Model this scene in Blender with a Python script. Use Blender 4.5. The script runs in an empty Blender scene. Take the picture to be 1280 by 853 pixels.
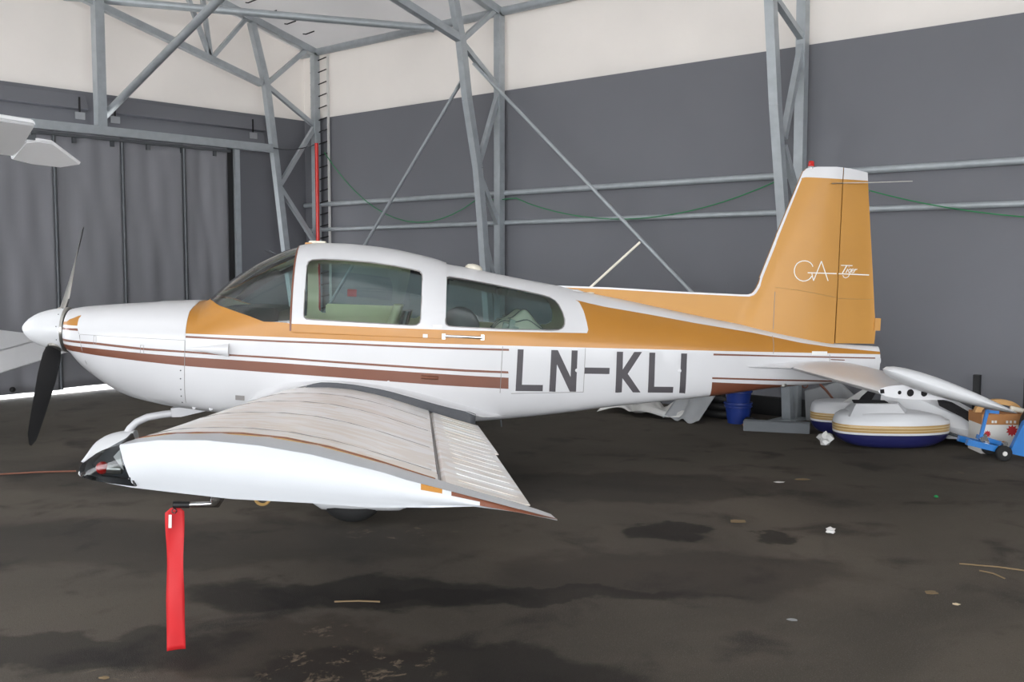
import bpy, bmesh, math, random
from mathutils import Vector, Matrix
random.seed(7)
sc = bpy.context.scene
COL = sc.collection
PI = math.pi

# ------------------------------------------------------------------ camera
PITCH, AZ, EYE = math.radians(4.21), math.radians(49.0), 1.6
FH = Vector((-math.cos(AZ), math.sin(AZ), 0)); RT = Vector((math.sin(AZ), math.cos(AZ), 0)); UP = Vector((0, 0, 1))
FW = FH*math.cos(PITCH) - UP*math.sin(PITCH); CU = UP*math.cos(PITCH) + FH*math.sin(PITCH)
cam = bpy.data.cameras.new('camera'); cam.sensor_width = 36; cam.lens = 36*1270/1280; cam.clip_start = .05
co = bpy.data.objects.new('camera', cam); COL.objects.link(co)
R3 = Matrix((RT, CU, -FW)).transposed()
co.matrix_world = Matrix.Translation((0, 0, EYE)) @ R3.to_4x4()
sc.camera = co

# ------------------------------------------------------------------ light and exposure
sc.view_settings.view_transform = 'Standard'; sc.view_settings.look = 'None'
sc.view_settings.gamma = 1; sc.view_settings.use_curve_mapping = False
sc.view_settings.exposure = 1.6
sc.cycles.use_denoising = True
sc.cycles.max_bounces = 10; sc.cycles.transparent_max_bounces = 16
W_ = bpy.data.worlds.new('overcast_sky'); sc.world = W_; W_.use_nodes = True
bg = W_.node_tree.nodes['Background']; bg.inputs[0].default_value = (.93, .96, 1, 1); bg.inputs[1].default_value = 2.8
def area(name, loc, look, sx, sy, power, col=(1, 1, 1)):
    l = bpy.data.lights.new(name, 'AREA'); l.shape = 'RECTANGLE'; l.size = sx; l.size_y = sy; l.energy = power; l.color = col
    o = bpy.data.objects.new(name, l); COL.objects.link(o); o.location = loc
    o.rotation_euler = (Vector(look)-Vector(loc)).to_track_quat('-Z', 'Y').to_euler()
    return o
# daylight through the open hangar door behind the photographer
dl = area('open_door_daylight', (-.5, -14.0, 2.46), (-.5, 5, 2.46), 19, 4.9, 1, (1, 1, 1)); dl.data.cycles.is_portal = True
dl = area('open_gable_daylight', (8.98, -5, 1.94), (-4, -5, 1.94), 18, 3.86, 1, (1, 1, 1)); dl.data.cycles.is_portal = True
# the flash on the camera
area('camera_flash', (.06, -.02, 1.74), (-4.6, 5.2, 1.0), .09, .05, 1.2, (1, .985, .96))

# ------------------------------------------------------------------ materials
def lin(r, g, b):
    f = lambda c: (c/255/12.92 if c <= 10 else ((c/255+.055)/1.055)**2.4)
    return (f(r), f(g), f(b), 1)
def new_mat(name):
    m = bpy.data.materials.new(name); m.use_nodes = True
    nt = m.node_tree; return m, nt, nt.nodes['Principled BSDF']
def node(nt, t, **kw):
    n = nt.nodes.new(t)
    for k, v in kw.items(): setattr(n, k, v)
    return n
def plain(name, col, rough=.5, metal=0, coat=0, noise=.06, scale=6, bump=0, bscale=80, stretch=(1, 1, 1), spec=.5):
    m, nt, b = new_mat(name)
    tc = node(nt, 'ShaderNodeTexCoord'); mp = node(nt, 'ShaderNodeMapping'); mp.inputs['Scale'].default_value = stretch
    nt.links.new(tc.outputs['Object'], mp.inputs[0])
    n = node(nt, 'ShaderNodeTexNoise'); n.inputs['Scale'].default_value = scale; n.inputs['Detail'].default_value = 5
    nt.links.new(mp.outputs[0], n.inputs['Vector'])
    r = node(nt, 'ShaderNodeMix', data_type='RGBA')
    r.inputs['A'].default_value = tuple(c*(1-noise) for c in col[:3])+(1,); r.inputs['B'].default_value = tuple(min(1, c*(1+noise)) for c in col[:3])+(1,)
    nt.links.new(n.outputs['Fac'], r.inputs['Factor']); nt.links.new(r.outputs['Result'], b.inputs['Base Color'])
    b.inputs['Roughness'].default_value = rough; b.inputs['Metallic'].default_value = metal
    b.inputs['Coat Weight'].default_value = coat; b.inputs['Coat Roughness'].default_value = .12
    b.inputs['Specular IOR Level'].default_value = spec
    if bump:
        n2 = node(nt, 'ShaderNodeTexNoise'); n2.inputs['Scale'].default_value = bscale; n2.inputs['Detail'].default_value = 4
        nt.links.new(mp.outputs[0], n2.inputs['Vector'])
        bp = node(nt, 'ShaderNodeBump'); bp.inputs['Strength'].default_value = bump; bp.inputs['Distance'].default_value = .02
        nt.links.new(n2.outputs['Fac'], bp.inputs['Height']); nt.links.new(bp.outputs[0], b.inputs['Normal'])
    return m
M = {}
M['white'] = plain('white_paint', lin(214, 214, 216), .35, 0, .35, .015, 3)
M['white2'] = plain('white_fibreglass', lin(214, 215, 217), .4, 0, .2, .02, 3)
M['tipwhite'] = plain('tip_fibreglass_dimmed', lin(198, 201, 205), .45, 0, .15, .02, 3)  # fibreglass white darkened in colour to offset the strong light on the tip
M['bright'] = plain('lit_white_paint', lin(247, 248, 250), .4, 0, .2, .01, 3)  # white lightened in colour so the high wing underside looks lit
M['gold'] = plain('gold_paint', lin(180, 123, 44), .38, .1, .2, .08, 2.2, .05, 3)
M['goldfin'] = plain('gold_paint_lit', lin(187, 134, 58), .45, .12, .1, .10, 2.5, .16, 2.6)  # same gold, lightened in colour for the light the fin reflects
M['brown'] = plain('brown_paint', lin(118, 70, 50), .4, .1, .2, .06, 8)
M['letter'] = plain('charcoal_lettering', lin(74, 70, 74), .5, 0, 0, .08, 20)
M['beige'] = plain('beige_trim', lin(226, 216, 178), .7, 0, 0, .06, 9)
M['seat'] = plain('grey_green_upholstery', lin(150, 156, 146), .75, 0, 0, .1, 14, .1, 60)
M['darkint'] = plain('black_interior', lin(26, 28, 29), .6, 0, 0, .1, 9)
M['vinyl'] = plain('black_vinyl', lin(40, 42, 44), .25, 0, .2, .1, 9)
M['steel'] = plain('galvanised_steel', lin(172, 178, 182), .42, .35, 0, .2, 9, .05, 60, (1, 1, 1))
M['darksteel'] = plain('dark_steel', lin(92, 95, 98), .5, .5, 0, .12, 9)
M['chrome'] = plain('polished_metal', lin(205, 206, 208), .15, 1, 0, .03, 5)
M['aluminium'] = plain('bare_aluminium', lin(175, 172, 166), .3, .9, 0, .06, 9)
M['black'] = plain('matt_black', lin(24, 24, 25), .55, 0, 0, .1, 14)
M['rubber'] = plain('tyre_rubber', lin(26, 26, 26), .8, 0, 0, .15, 30)
M['rootgrey'] = plain('dark_grey_rough', lin(98, 100, 104), .85, 0, 0, .12, 60, .2, 400)
M['red'] = plain('red_ribbon', lin(200, 32, 37), .6, 0, 0, .05, 9)
M['redglass'] = plain('red_lens', lin(190, 24, 20), .12, 0, .6, .03, 9)
M['navy'] = plain('navy_paint', lin(34, 36, 84), .3, 0, .4, .05, 6)
M['goldtape'] = plain('tan_stripe', lin(182, 148, 92), .3, .1, .3, .05, 6)
M['tape2'] = plain('pale_stripe', lin(222, 206, 170), .35, 0, .2, .03, 6)
M['blue'] = plain('blue_jack_paint', lin(26, 112, 186), .4, 0, .2, .12, 12)
M['bucket'] = plain('blue_plastic', lin(24, 48, 120), .4, 0, .1, .08, 9)
M['card'] = plain('brown_cardboard', lin(172, 120, 74), .85, 0, 0, .1, 12)
M['cardw'] = plain('white_cardboard', lin(215, 213, 208), .8, 0, 0, .06, 9)
M['wood'] = plain('pine_wood', lin(196, 152, 96), .6, 0, 0, .14, 7, 0, 80, (1, 1, 8))
M['print'] = plain('red_print', lin(186, 44, 50), .7)
M['sheet'] = plain('white_plastic_sheet', lin(212, 211, 208), .5, 0, 0, .07, 7)
M['greysheet'] = plain('grey_canvas', lin(150, 152, 154), .7, 0, 0, .1, 7)
M['blanket'] = plain('striped_blanket', lin(214, 204, 186), .9, 0, 0, .1, 9)
M['rope'] = plain('green_cord', lin(44, 128, 78), .7)
M['cable'] = plain('grey_cable', lin(70, 72, 76), .6)
M['hotred'] = plain('red_hose', lin(214, 44, 34), .4, 0, .2)
M['label'] = plain('paper_label', lin(236, 236, 232), .7)
M['straw'] = plain('dry_straw', lin(128, 108, 80), .9)
M['green'] = plain('green_scrap', lin(30, 130, 70), .6)
M['seam'] = plain('panel_seam', lin(150, 146, 144), .7)
M['hole'] = plain('dark_cavity', lin(22, 20, 22), .9)
M['whitepl'] = plain('ivory_plastic', lin(228, 222, 206), .45)

def fabric(name, col, translucent, crease=.25):
    m, nt, b = new_mat(name)
    out = nt.nodes['Material Output']
    tc = node(nt, 'ShaderNodeTexCoord')
    n = node(nt, 'ShaderNodeTexNoise'); n.inputs['Scale'].default_value = 1.1; n.inputs['Detail'].default_value = 6
    nt.links.new(tc.outputs['Object'], n.inputs['Vector'])
    r = node(nt, 'ShaderNodeMix', data_type='RGBA')
    r.inputs['A'].default_value = tuple(c*.92 for c in col[:3])+(1,); r.inputs['B'].default_value = tuple(min(1, c*1.06) for c in col[:3])+(1,)
    nt.links.new(n.outputs['Fac'], r.inputs['Factor'])
    nt.links.new(r.outputs['Result'], b.inputs['Base Color']); b.inputs['Roughness'].default_value = .75; b.inputs['Specular IOR Level'].default_value = .2
    n2 = node(nt, 'ShaderNodeTexNoise'); n2.inputs['Scale'].default_value = .8; n2.inputs['Detail'].default_value = 3
    nt.links.new(tc.outputs['Object'], n2.inputs['Vector'])
    bp = node(nt, 'ShaderNodeBump'); bp.inputs['Strength'].default_value = crease; bp.inputs['Distance'].default_value = .1
    nt.links.new(n2.outputs['Fac'], bp.inputs['Height']); nt.links.new(bp.outputs[0], b.inputs['Normal'])
    if translucent:
        t = node(nt, 'ShaderNodeBsdfTranslucent'); nt.links.new(r.outputs['Result'], t.inputs['Color'])
        mx = node(nt, 'ShaderNodeMixShader'); mx.inputs[0].default_value = translucent
        nt.links.new(b.outputs[0], mx.inputs[1]); nt.links.new(t.outputs[0], mx.inputs[2]); nt.links.new(mx.outputs[0], out.inputs[0])
    return m
M['whitefab'] = fabric('white_membrane', lin(226, 222, 218), .20)
M['rooffab'] = fabric('roof_membrane', lin(210, 208, 207), .24)
M['skyfab'] = fabric('added_skylight_membrane', lin(240, 240, 240), .36, .05)
M['greyfab'] = fabric('grey_membrane', lin(116, 117, 122), 0)
M['curtain'] = fabric('grey_door_canvas', lin(134, 134, 139), 0, .3)

def glass(name, tint, refl=1.0):
    m, nt, b = new_mat(name); nt.nodes.remove(b)
    t = node(nt, 'ShaderNodeBsdfTransparent'); t.inputs[0].default_value = tint
    g = node(nt, 'ShaderNodeBsdfGlossy'); g.inputs['Roughness'].default_value = .03
    fr = node(nt, 'ShaderNodeFresnel'); fr.inputs[0].default_value = 1.5
    mu = node(nt, 'ShaderNodeMath', operation='MULTIPLY'); mu.inputs[1].default_value = refl
    mx = node(nt, 'ShaderNodeMixShader')
    nt.links.new(fr.outputs[0], mu.inputs[0]); nt.links.new(mu.outputs[0], mx.inputs[0]); nt.links.new(t.outputs[0], mx.inputs[1]); nt.links.new(g.outputs[0], mx.inputs[2])
    nt.links.new(mx.outputs[0], nt.nodes['Material Output'].inputs[0])
    return m
M['glass'] = glass('tinted_acrylic', (.68, .84, .82, 1), 2.0)
M['lens'] = glass('clear_lens', (.62, .66, .68, 1), 1.2)

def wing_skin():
    m, nt, b = new_mat('dust_and_reflection_wing_paint')
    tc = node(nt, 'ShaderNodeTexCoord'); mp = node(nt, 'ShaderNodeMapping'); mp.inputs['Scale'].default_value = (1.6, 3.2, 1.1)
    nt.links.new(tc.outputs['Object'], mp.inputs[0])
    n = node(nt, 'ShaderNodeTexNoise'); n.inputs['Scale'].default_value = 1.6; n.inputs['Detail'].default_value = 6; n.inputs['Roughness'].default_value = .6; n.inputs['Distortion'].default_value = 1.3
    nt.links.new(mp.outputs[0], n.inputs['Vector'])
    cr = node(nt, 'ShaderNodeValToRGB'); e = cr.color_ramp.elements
    e[0].position = .44; e[0].color = lin(232, 224, 214); e[1].position = .54; e[1].color = lin(247, 247, 246)  # beige patches: dust together with painted-in reflections of the structure
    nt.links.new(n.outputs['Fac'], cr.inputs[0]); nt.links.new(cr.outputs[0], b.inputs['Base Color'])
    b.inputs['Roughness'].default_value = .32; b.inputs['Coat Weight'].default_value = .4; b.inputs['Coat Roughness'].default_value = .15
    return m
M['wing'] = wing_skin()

def floor_mat():
    m, nt, b = new_mat('worn_asphalt')
    L = nt.links.new
    tc = node(nt, 'ShaderNodeTexCoord')
    def noise(s, d=5, dist=0, rough=.55):
        n = node(nt, 'ShaderNodeTexNoise'); n.inputs['Scale'].default_value = s; n.inputs['Detail'].default_value = d
        n.inputs['Distortion'].default_value = dist; n.inputs['Roughness'].default_value = rough
        L(tc.outputs['Object'], n.inputs['Vector']); return n
    def mix(f, a, c, mode='MIX'):
        x = node(nt, 'ShaderNodeMix', data_type='RGBA'); x.blend_type = mode
        if hasattr(f, 'is_linked'): L(f, x.inputs['Factor'])
        else: x.inputs['Factor'].default_value = f
        for s, v in (('A', a), ('B', c)):
            if hasattr(v, 'is_linked'): L(v, x.inputs[s])
            else: x.inputs[s].default_value = v
        return x.outputs['Result']
    def ramp(s, p0, p1):
        r = node(nt, 'ShaderNodeMapRange'); r.inputs['From Min'].default_value = p0; r.inputs['From Max'].default_value = p1
        r.interpolation_type = 'SMOOTHSTEP'; L(s, r.inputs[0]); return r.outputs[0]
    big = noise(.45, 6, .8); mid = noise(2.2, 6, .4); fine = noise(190, 3); grit = noise(110, 3)
    c = mix(ramp(big.outputs[0], .35, .65), lin(72, 67, 60), lin(90, 83, 74))
    c = mix(ramp(mid.outputs[0], .52, .72), c, lin(56, 51, 47))
    c = mix(ramp(fine.outputs[0], .58, .70), c, lin(112, 106, 98))
    c = mix(ramp(grit.outputs[0], .62, .72), c, lin(52, 48, 45))
    # oil stains and old damp patches, each at its own spot on the floor
    wob = noise(2.6, 5)
    sep = node(nt, 'ShaderNodeVectorMath', operation='SUBTRACT'); L(wob.outputs['Color'], sep.inputs[0]); sep.inputs[1].default_value = (.5, .5, .5)
    scl = node(nt, 'ShaderNodeVectorMath', operation='SCALE'); L(sep.outputs[0], scl.inputs[0]); scl.inputs['Scale'].default_value = .75
    add = node(nt, 'ShaderNodeVectorMath', operation='ADD'); L(tc.outputs['Object'], add.inputs[0]); L(scl.outputs[0], add.inputs[1])
    def spot(x, y, rx, ry, rot, depth, col):
        nonlocal c
        mp = node(nt, 'ShaderNodeMapping', vector_type='TEXTURE'); mp.inputs['Location'].default_value = (x, y, 0); mp.inputs['Rotation'].default_value = (0, 0, rot); mp.inputs['Scale'].default_value = (rx, ry, 1e4)
        L(add.outputs[0], mp.inputs[0])
        ln = node(nt, 'ShaderNodeVectorMath', operation='LENGTH'); L(mp.outputs[0], ln.inputs[0])
        f = ramp(ln.outputs['Value'], 1.15, .8)
        mu = node(nt, 'ShaderNodeMath', operation='MULTIPLY'); L(f, mu.inputs[0]); mu.inputs[1].default_value = depth
        c = mix(mu.outputs[0], c, col)
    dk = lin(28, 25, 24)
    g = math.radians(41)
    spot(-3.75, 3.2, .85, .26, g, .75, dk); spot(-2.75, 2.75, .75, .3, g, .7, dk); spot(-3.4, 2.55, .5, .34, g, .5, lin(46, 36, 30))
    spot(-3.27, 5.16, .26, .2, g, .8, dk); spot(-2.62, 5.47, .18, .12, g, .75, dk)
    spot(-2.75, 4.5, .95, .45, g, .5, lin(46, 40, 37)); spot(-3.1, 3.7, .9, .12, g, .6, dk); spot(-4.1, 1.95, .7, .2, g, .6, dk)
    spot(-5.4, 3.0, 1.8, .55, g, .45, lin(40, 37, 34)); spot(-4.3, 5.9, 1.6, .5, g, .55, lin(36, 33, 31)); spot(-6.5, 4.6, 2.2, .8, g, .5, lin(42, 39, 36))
    # pale crumbled dirt
    dn = noise(9, 6, .5, .7)
    def dirt(x, y, rx, ry, depth):
        nonlocal c
        mp = node(nt, 'ShaderNodeMapping', vector_type='TEXTURE'); mp.inputs['Location'].default_value = (x, y, 0); mp.inputs['Rotation'].default_value = (0, 0, g); mp.inputs['Scale'].default_value = (rx, ry, 1e4)
        L(add.outputs[0], mp.inputs[0])
        ln = node(nt, 'ShaderNodeVectorMath', operation='LENGTH'); L(mp.outputs[0], ln.inputs[0])
        f = ramp(ln.outputs['Value'], 1.2, .6); q = ramp(dn.outputs[0], .55, .64)
        mu = node(nt, 'ShaderNodeMath', operation='MULTIPLY'); L(f, mu.inputs[0]); L(q, mu.inputs[1])
        m2 = node(nt, 'ShaderNodeMath', operation='MULTIPLY'); L(mu.outputs[0], m2.inputs[0]); m2.inputs[1].default_value = depth
        c = mix(m2.outputs[0], c, lin(132, 116, 98))
    dirt(-3.05, 2.55, .28, .3, .9); dirt(-3.45, 2.75, .3, .1, .6); dirt(-3.75, 1.9, .12, .05, .9); dirt(-4.5, 4.05, .45, .15, .5); dirt(-2.5, 8.2, .4, .2, .3)
    L(c, b.inputs['Base Color']); b.inputs['Roughness'].default_value = .82; b.inputs['Specular IOR Level'].default_value = .25
    bp = node(nt, 'ShaderNodeBump'); bp.inputs['Strength'].default_value = .5; bp.inputs['Distance'].default_value = .01
    L(fine.outputs[0], bp.inputs['Height']); L(bp.outputs[0], b.inputs['Normal'])
    return m
M['floor'] = floor_mat()
M['apron'] = plain('pale_concrete', lin(205, 203, 198), .9)

# ------------------------------------------------------------------ helpers
def add_obj(name, bm, mats, parent=None, smooth=False, normals=None):
    me = bpy.data.meshes.new(name)
    if normals is None: bmesh.ops.recalc_face_normals(bm, faces=bm.faces)
    bm.to_mesh(me); bm.free()
    if not isinstance(mats, (list, tuple)): mats = [mats]
    for m in mats: me.materials.append(M[m] if isinstance(m, str) else m)
    if smooth:
        me.shade_smooth() if hasattr(me, 'shade_smooth') else None
        if smooth is not True: me.set_sharp_from_angle(angle=math.radians(smooth))
    o = bpy.data.objects.new(name, me); COL.objects.link(o)
    if parent: o.parent = parent
    return o
def raw_obj(name, verts, faces, mats, parent=None, fm=None, normals=None):
    me = bpy.data.meshes.new(name); me.from_pydata(verts, [], faces)
    if not isinstance(mats, (list, tuple)): mats = [mats]
    for m in mats: me.materials.append(M[m])
    if fm: me.polygons.foreach_set('material_index', fm)
    if normals:
        me.polygons.foreach_set('use_smooth', [True]*len(me.polygons))
        me.normals_split_custom_set_from_vertices(normals)
    o = bpy.data.objects.new(name, me); COL.objects.link(o)
    if parent: o.parent = parent
    return o
def tag(o, label, cat, group=None, kind=None):
    o['label'] = label; o['category'] = cat
    if group: o['group'] = group
    if kind: o['kind'] = kind
    return o
def thing(name, label, cat, loc=(0, 0, 0), rz=0, group=None):
    o = bpy.data.objects.new(name, None); o.empty_display_size = .2; COL.objects.link(o); o.location = loc; o.rotation_euler = (0, 0, rz)
    return tag(o, label, cat, group)
def struct(o): o['kind'] = 'structure'; return o
def box(bm, c, s, rot=None, bev=0):
    r = bmesh.ops.create_cube(bm, size=1)
    vs = r['verts']
    for v in vs: v.co = Vector((v.co.x*s[0], v.co.y*s[1], v.co.z*s[2]))
    if bev:
        es = list({e for v in vs for e in v.link_edges})
        q = bmesh.ops.bevel(bm, geom=es, offset=bev, segments=2, affect='EDGES'); vs = list({v for f in q['faces'] for v in f.verts} | {v for v in vs if v.is_valid})
    for v in vs:
        if rot: v.co = rot @ v.co
        v.co += Vector(c)
    return vs
def frame_of(d, upv=None):
    d = d.normalized(); u = upv or (Vector((0, 0, 1)) if abs(d.z) < .9 else Vector((1, 0, 0)))
    s = d.cross(u).normalized(); return s, s.cross(d).normalized()
def bar(bm, a, b, w, h=None, upv=None):                     # square tube from a to b
    a, b = Vector(a), Vector(b); h = h or w; s, u = frame_of(b-a, upv); ring = []
    for p in (a, b):
        ring.append([bm.verts.new(p+s*(i*w/2)+u*(j*h/2)) for i, j in ((-1, -1), (1, -1), (1, 1), (-1, 1))])
    for i in range(4): bm.faces.new((ring[0][i], ring[0][(i+1) % 4], ring[1][(i+1) % 4], ring[1][i]))
    bm.faces.new(ring[0][::-1]); bm.faces.new(ring[1])
def tube(bm, pts, r, n=10, radii=None, caps=True):
    pts = [Vector(p) for p in pts]; rings = []
    t0 = (pts[1]-pts[0]).normalized(); s, u = frame_of(t0)
    for i, p in enumerate(pts):
        t = (pts[min(i+1, len(pts)-1)]-pts[max(i-1, 0)]).normalized()
        s = (s-t*s.dot(t)).normalized(); u = t.cross(s)
        rr = radii[i] if radii else r
        rings.append([bm.verts.new(p+(s*math.cos(2*PI*k/n)+u*math.sin(2*PI*k/n))*rr) for k in range(n)])
    for a, b in zip(rings, rings[1:]):
        for k in range(n): bm.faces.new((a[k], a[(k+1) % n], b[(k+1) % n], b[k]))
    if caps: bm.faces.new(rings[0][::-1]); bm.faces.new(rings[-1])
def lathe(bm, prof, origin, axis, n=32):                    # prof: (along, radius)
    axis = Vector(axis).normalized(); s, u = frame_of(axis); o = Vector(origin); rings = []
    for a, r in prof:
        if r < 1e-5: rings.append([bm.verts.new(o+axis*a)])
        else: rings.append([bm.verts.new(o+axis*a+(s*math.cos(2*PI*k/n)+u*math.sin(2*PI*k/n))*r) for k in range(n)])
    for a, b in zip(rings, rings[1:]):
        for k in range(n):
            if len(a) == 1 and len(b) > 1: bm.faces.new((a[0], b[(k+1) % n], b[k]))
            elif len(b) == 1 and len(a) > 1: bm.faces.new((a[k], a[(k+1) % n], b[0]))
            elif len(a) > 1: bm.faces.new((a[k], a[(k+1) % n], b[(k+1) % n], b[k]))
def loft(bm, secs, close=True, caps=True):
    rings = [[bm.verts.new(p) for p in s] for s in secs]; n = len(rings[0])
    for a, b in zip(rings, rings[1:]):
        for k in range(n if close else n-1): bm.faces.new((a[k], a[(k+1) % n], b[(k+1) % n], b[k]))
    if caps and close: bm.faces.new(rings[0][::-1]); bm.faces.new(rings[-1])
    return rings
def prism(bm, pts, off):                                    # planar polygon extruded by off
    off = Vector(off); a = [bm.verts.new(Vector(p)) for p in pts]; b = [bm.verts.new(Vector(p)+off) for p in pts]
    n = len(pts); bm.faces.new(a); bm.faces.new(b[::-1])
    for i in range(n): bm.faces.new((a[i], b[i], b[(i+1) % n], a[(i+1) % n]))
def spline(tab):                                            # monotone cubic through (x, y) pairs
    xs = [t[0] for t in tab]; ys = [t[1] for t in tab]; n = len(xs)
    h = [xs[i+1]-xs[i] for i in range(n-1)]; d = [(ys[i+1]-ys[i])/h[i] for i in range(n-1)]
    m = [0]*n; m[0] = d[0]; m[-1] = d[-1]
    for i in range(1, n-1):
        if d[i-1]*d[i] > 0:
            w1 = 2*h[i]+h[i-1]; w2 = h[i]+2*h[i-1]; m[i] = (w1+w2)/(w1/d[i-1]+w2/d[i])
    def f(x):
        x = min(max(x, xs[0]), xs[-1]); i = 0
        while i < n-2 and x > xs[i+1]: i += 1
        t = (x-xs[i])/h[i]
        return (2*t**3-3*t*t+1)*ys[i]+(t**3-2*t*t+t)*h[i]*m[i]+(-2*t**3+3*t*t)*ys[i+1]+(t**3-t*t)*h[i]*m[i+1]
    return f
def lerp_tab(tab, x):
    if x <= tab[0][0]: return tab[0][1]
    for (a, b), (c, d) in zip(tab, tab[1:]):
        if x <= c: return b+(d-b)*(x-a)/(c-a)
    return tab[-1][1]
def in_poly(x, z, poly):
    r = False; n = len(poly)
    for i in range(n):
        x1, z1 = poly[i]; x2, z2 = poly[i-1]
        if (z1 > z) != (z2 > z) and x < (x2-x1)*(z-z1)/(z2-z1)+x1: r = not r
    return r
def rounded(poly, r, n=4):                                  # round the corners of a polygon
    out = []; k = len(poly)
    for i in range(k):
        p = Vector(poly[i]); a = Vector(poly[i-1]); b = Vector(poly[(i+1) % k])
        ra = min(r, (a-p).length*.45); rb = min(r, (b-p).length*.45)
        s = p+(a-p).normalized()*ra; e = p+(b-p).normalized()*rb
        for j in range(n+1):
            t = j/n; q = s*(1-t)**2+p*2*t*(1-t)+e*t*t; out.append((q.x, q.y))
    return out
def cut_xz(bm, poly, side=0, closed=True):
    """cut the mesh along a side-view outline (x, z); side -1 only where y < 0"""
    n = len(poly)
    for i in range(n if closed else n-1):
        (x1, z1), (x2, z2) = poly[i], poly[(i+1) % n]
        if abs(x1-x2)+abs(z1-z2) < 1e-6: continue
        lo, hi, zl, zh = min(x1, x2)-1e-4, max(x1, x2)+1e-4, min(z1, z2)-1e-4, max(z1, z2)+1e-4
        fs = []
        for f in bm.faces:
            vx = [v.co.x for v in f.verts]
            if max(vx) < lo or min(vx) > hi: continue
            vz = [v.co.z for v in f.verts]
            if max(vz) < zl or min(vz) > zh: continue
            if side and sum(v.co.y for v in f.verts)*side < 0: continue
            fs.append(f)
        if not fs: continue
        es = list({e for f in fs for e in f.edges}); vs = list({v for f in fs for v in f.verts})
        bmesh.ops.bisect_plane(bm, geom=fs+es+vs, dist=2e-4, plane_co=(x1, 0, z1), plane_no=(z2-z1, 0, -(x2-x1)))

# ------------------------------------------------------------------ the hangar shell
XW, YW, EAVE, TAN = -13.05, 10.05, 4.92, .268
RIDGE_Y = -2.0; YF = 2*RIDGE_Y-YW; XR = 9.0
zr = lambda y: EAVE+TAN*(YW-y if y > RIDGE_Y else y-YF)
b = bmesh.new(); box(b, ((-12.60+XR)/2, (YW+YF)/2, -.06), (XR+12.60, YW-YF+.2, .12)); struct(add_obj('floor', b, 'floor'))
b = bmesh.new(); box(b, (-20, 0, -.027), (90, 90, .05)); struct(add_obj('trim_1', b, 'apron'))
def wall(name, segs):
    """two-tone membrane wall: list of (material, list of prisms (points, offset))"""
    b = bmesh.new(); mats = []
    for m, items in segs:
        if m not in mats: mats.append(m)
        for pts, off in items:
            n0 = len(b.faces); prism(b, pts, off); b.faces.ensure_lookup_table()
            for f in b.faces[n0:]: f.material_index = mats.index(m)
    return struct(add_obj(name, b, mats))
ZC = 3.875
wall('wall_back', [('greyfab', [([(XW, YW, 0), (XR, YW, 0), (XR, YW, ZC), (XW, YW, ZC)], (0, .04, 0))]),
                   ('whitefab', [([(XW, YW, ZC), (XR, YW, ZC), (XR, YW, EAVE), (XW, YW, EAVE)], (0, .04, 0))])])
DY0, DY1, DZ = -3.0, 8.36, 3.10
wall('wall_left', [('greyfab', [([(XW, DY1, 0), (XW, YW, 0), (XW, YW, ZC), (XW, DY1, ZC)], (-.04, 0, 0)),
                                ([(XW, DY0, DZ), (XW, DY1, DZ), (XW, DY1, ZC), (XW, DY0, ZC)], (-.04, 0, 0)),
                                ([(XW, YF, 0), (XW, DY0, 0), (XW, DY0, ZC), (XW, YF, ZC)], (-.04, 0, 0))]),
                   ('whitefab', [([(XW, YF, ZC), (XW, YW, ZC), (XW, YW, EAVE), (XW, RIDGE_Y, zr(RIDGE_Y)), (XW, YF, EAVE)], (-.04, 0, 0))])])
YS = 3.6                                            # added unseen skylight band for more light from above, spans RIDGE_Y +- YS
wall('ceiling', [('rooffab', [([(XW, YW, EAVE), (XR, YW, EAVE), (XR, RIDGE_Y+YS, zr(RIDGE_Y+YS)), (XW, RIDGE_Y+YS, zr(RIDGE_Y+YS))], (0, 0, .04)),
                              ([(XW, RIDGE_Y-YS, zr(RIDGE_Y-YS)), (XR, RIDGE_Y-YS, zr(RIDGE_Y-YS)), (XR, YF, EAVE), (XW, YF, EAVE)], (0, 0, .04))])])
wall('added_skylight', [('skyfab', [([(XW, RIDGE_Y+YS, zr(RIDGE_Y+YS)), (XR, RIDGE_Y+YS, zr(RIDGE_Y+YS)), (XR, RIDGE_Y, zr(RIDGE_Y)), (XW, RIDGE_Y, zr(RIDGE_Y))], (0, 0, .04)),
                              ([(XW, RIDGE_Y, zr(RIDGE_Y)), (XR, RIDGE_Y, zr(RIDGE_Y)), (XR, RIDGE_Y-YS, zr(RIDGE_Y-YS)), (XW, RIDGE_Y-YS, zr(RIDGE_Y-YS))], (0, 0, .04))])])
wall('wall_right', [('greyfab', [([(XR, 4.0, 0), (XR, YW, 0), (XR, YW, ZC), (XR, 4.0, ZC)], (.04, 0, 0))]),
                    ('whitefab', [([(XR, YF, ZC), (XR, YW, ZC), (XR, YW, EAVE), (XR, RIDGE_Y, zr(RIDGE_Y)), (XR, YF, EAVE)], (.04, 0, 0))])])
# the wall behind the photographer, with its wide open door
wall('wall_front', [('greyfab', [([(XW, YF, 0), (-10, YF, 0), (-10, YF, ZC), (XW, YF, ZC)], (0, -.04, 0))]),
                    ('whitefab', [([(XW, YF, ZC), (-10, YF, ZC), (-10, YF, EAVE), (XW, YF, EAVE)], (0, -.04, 0))])])

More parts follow.
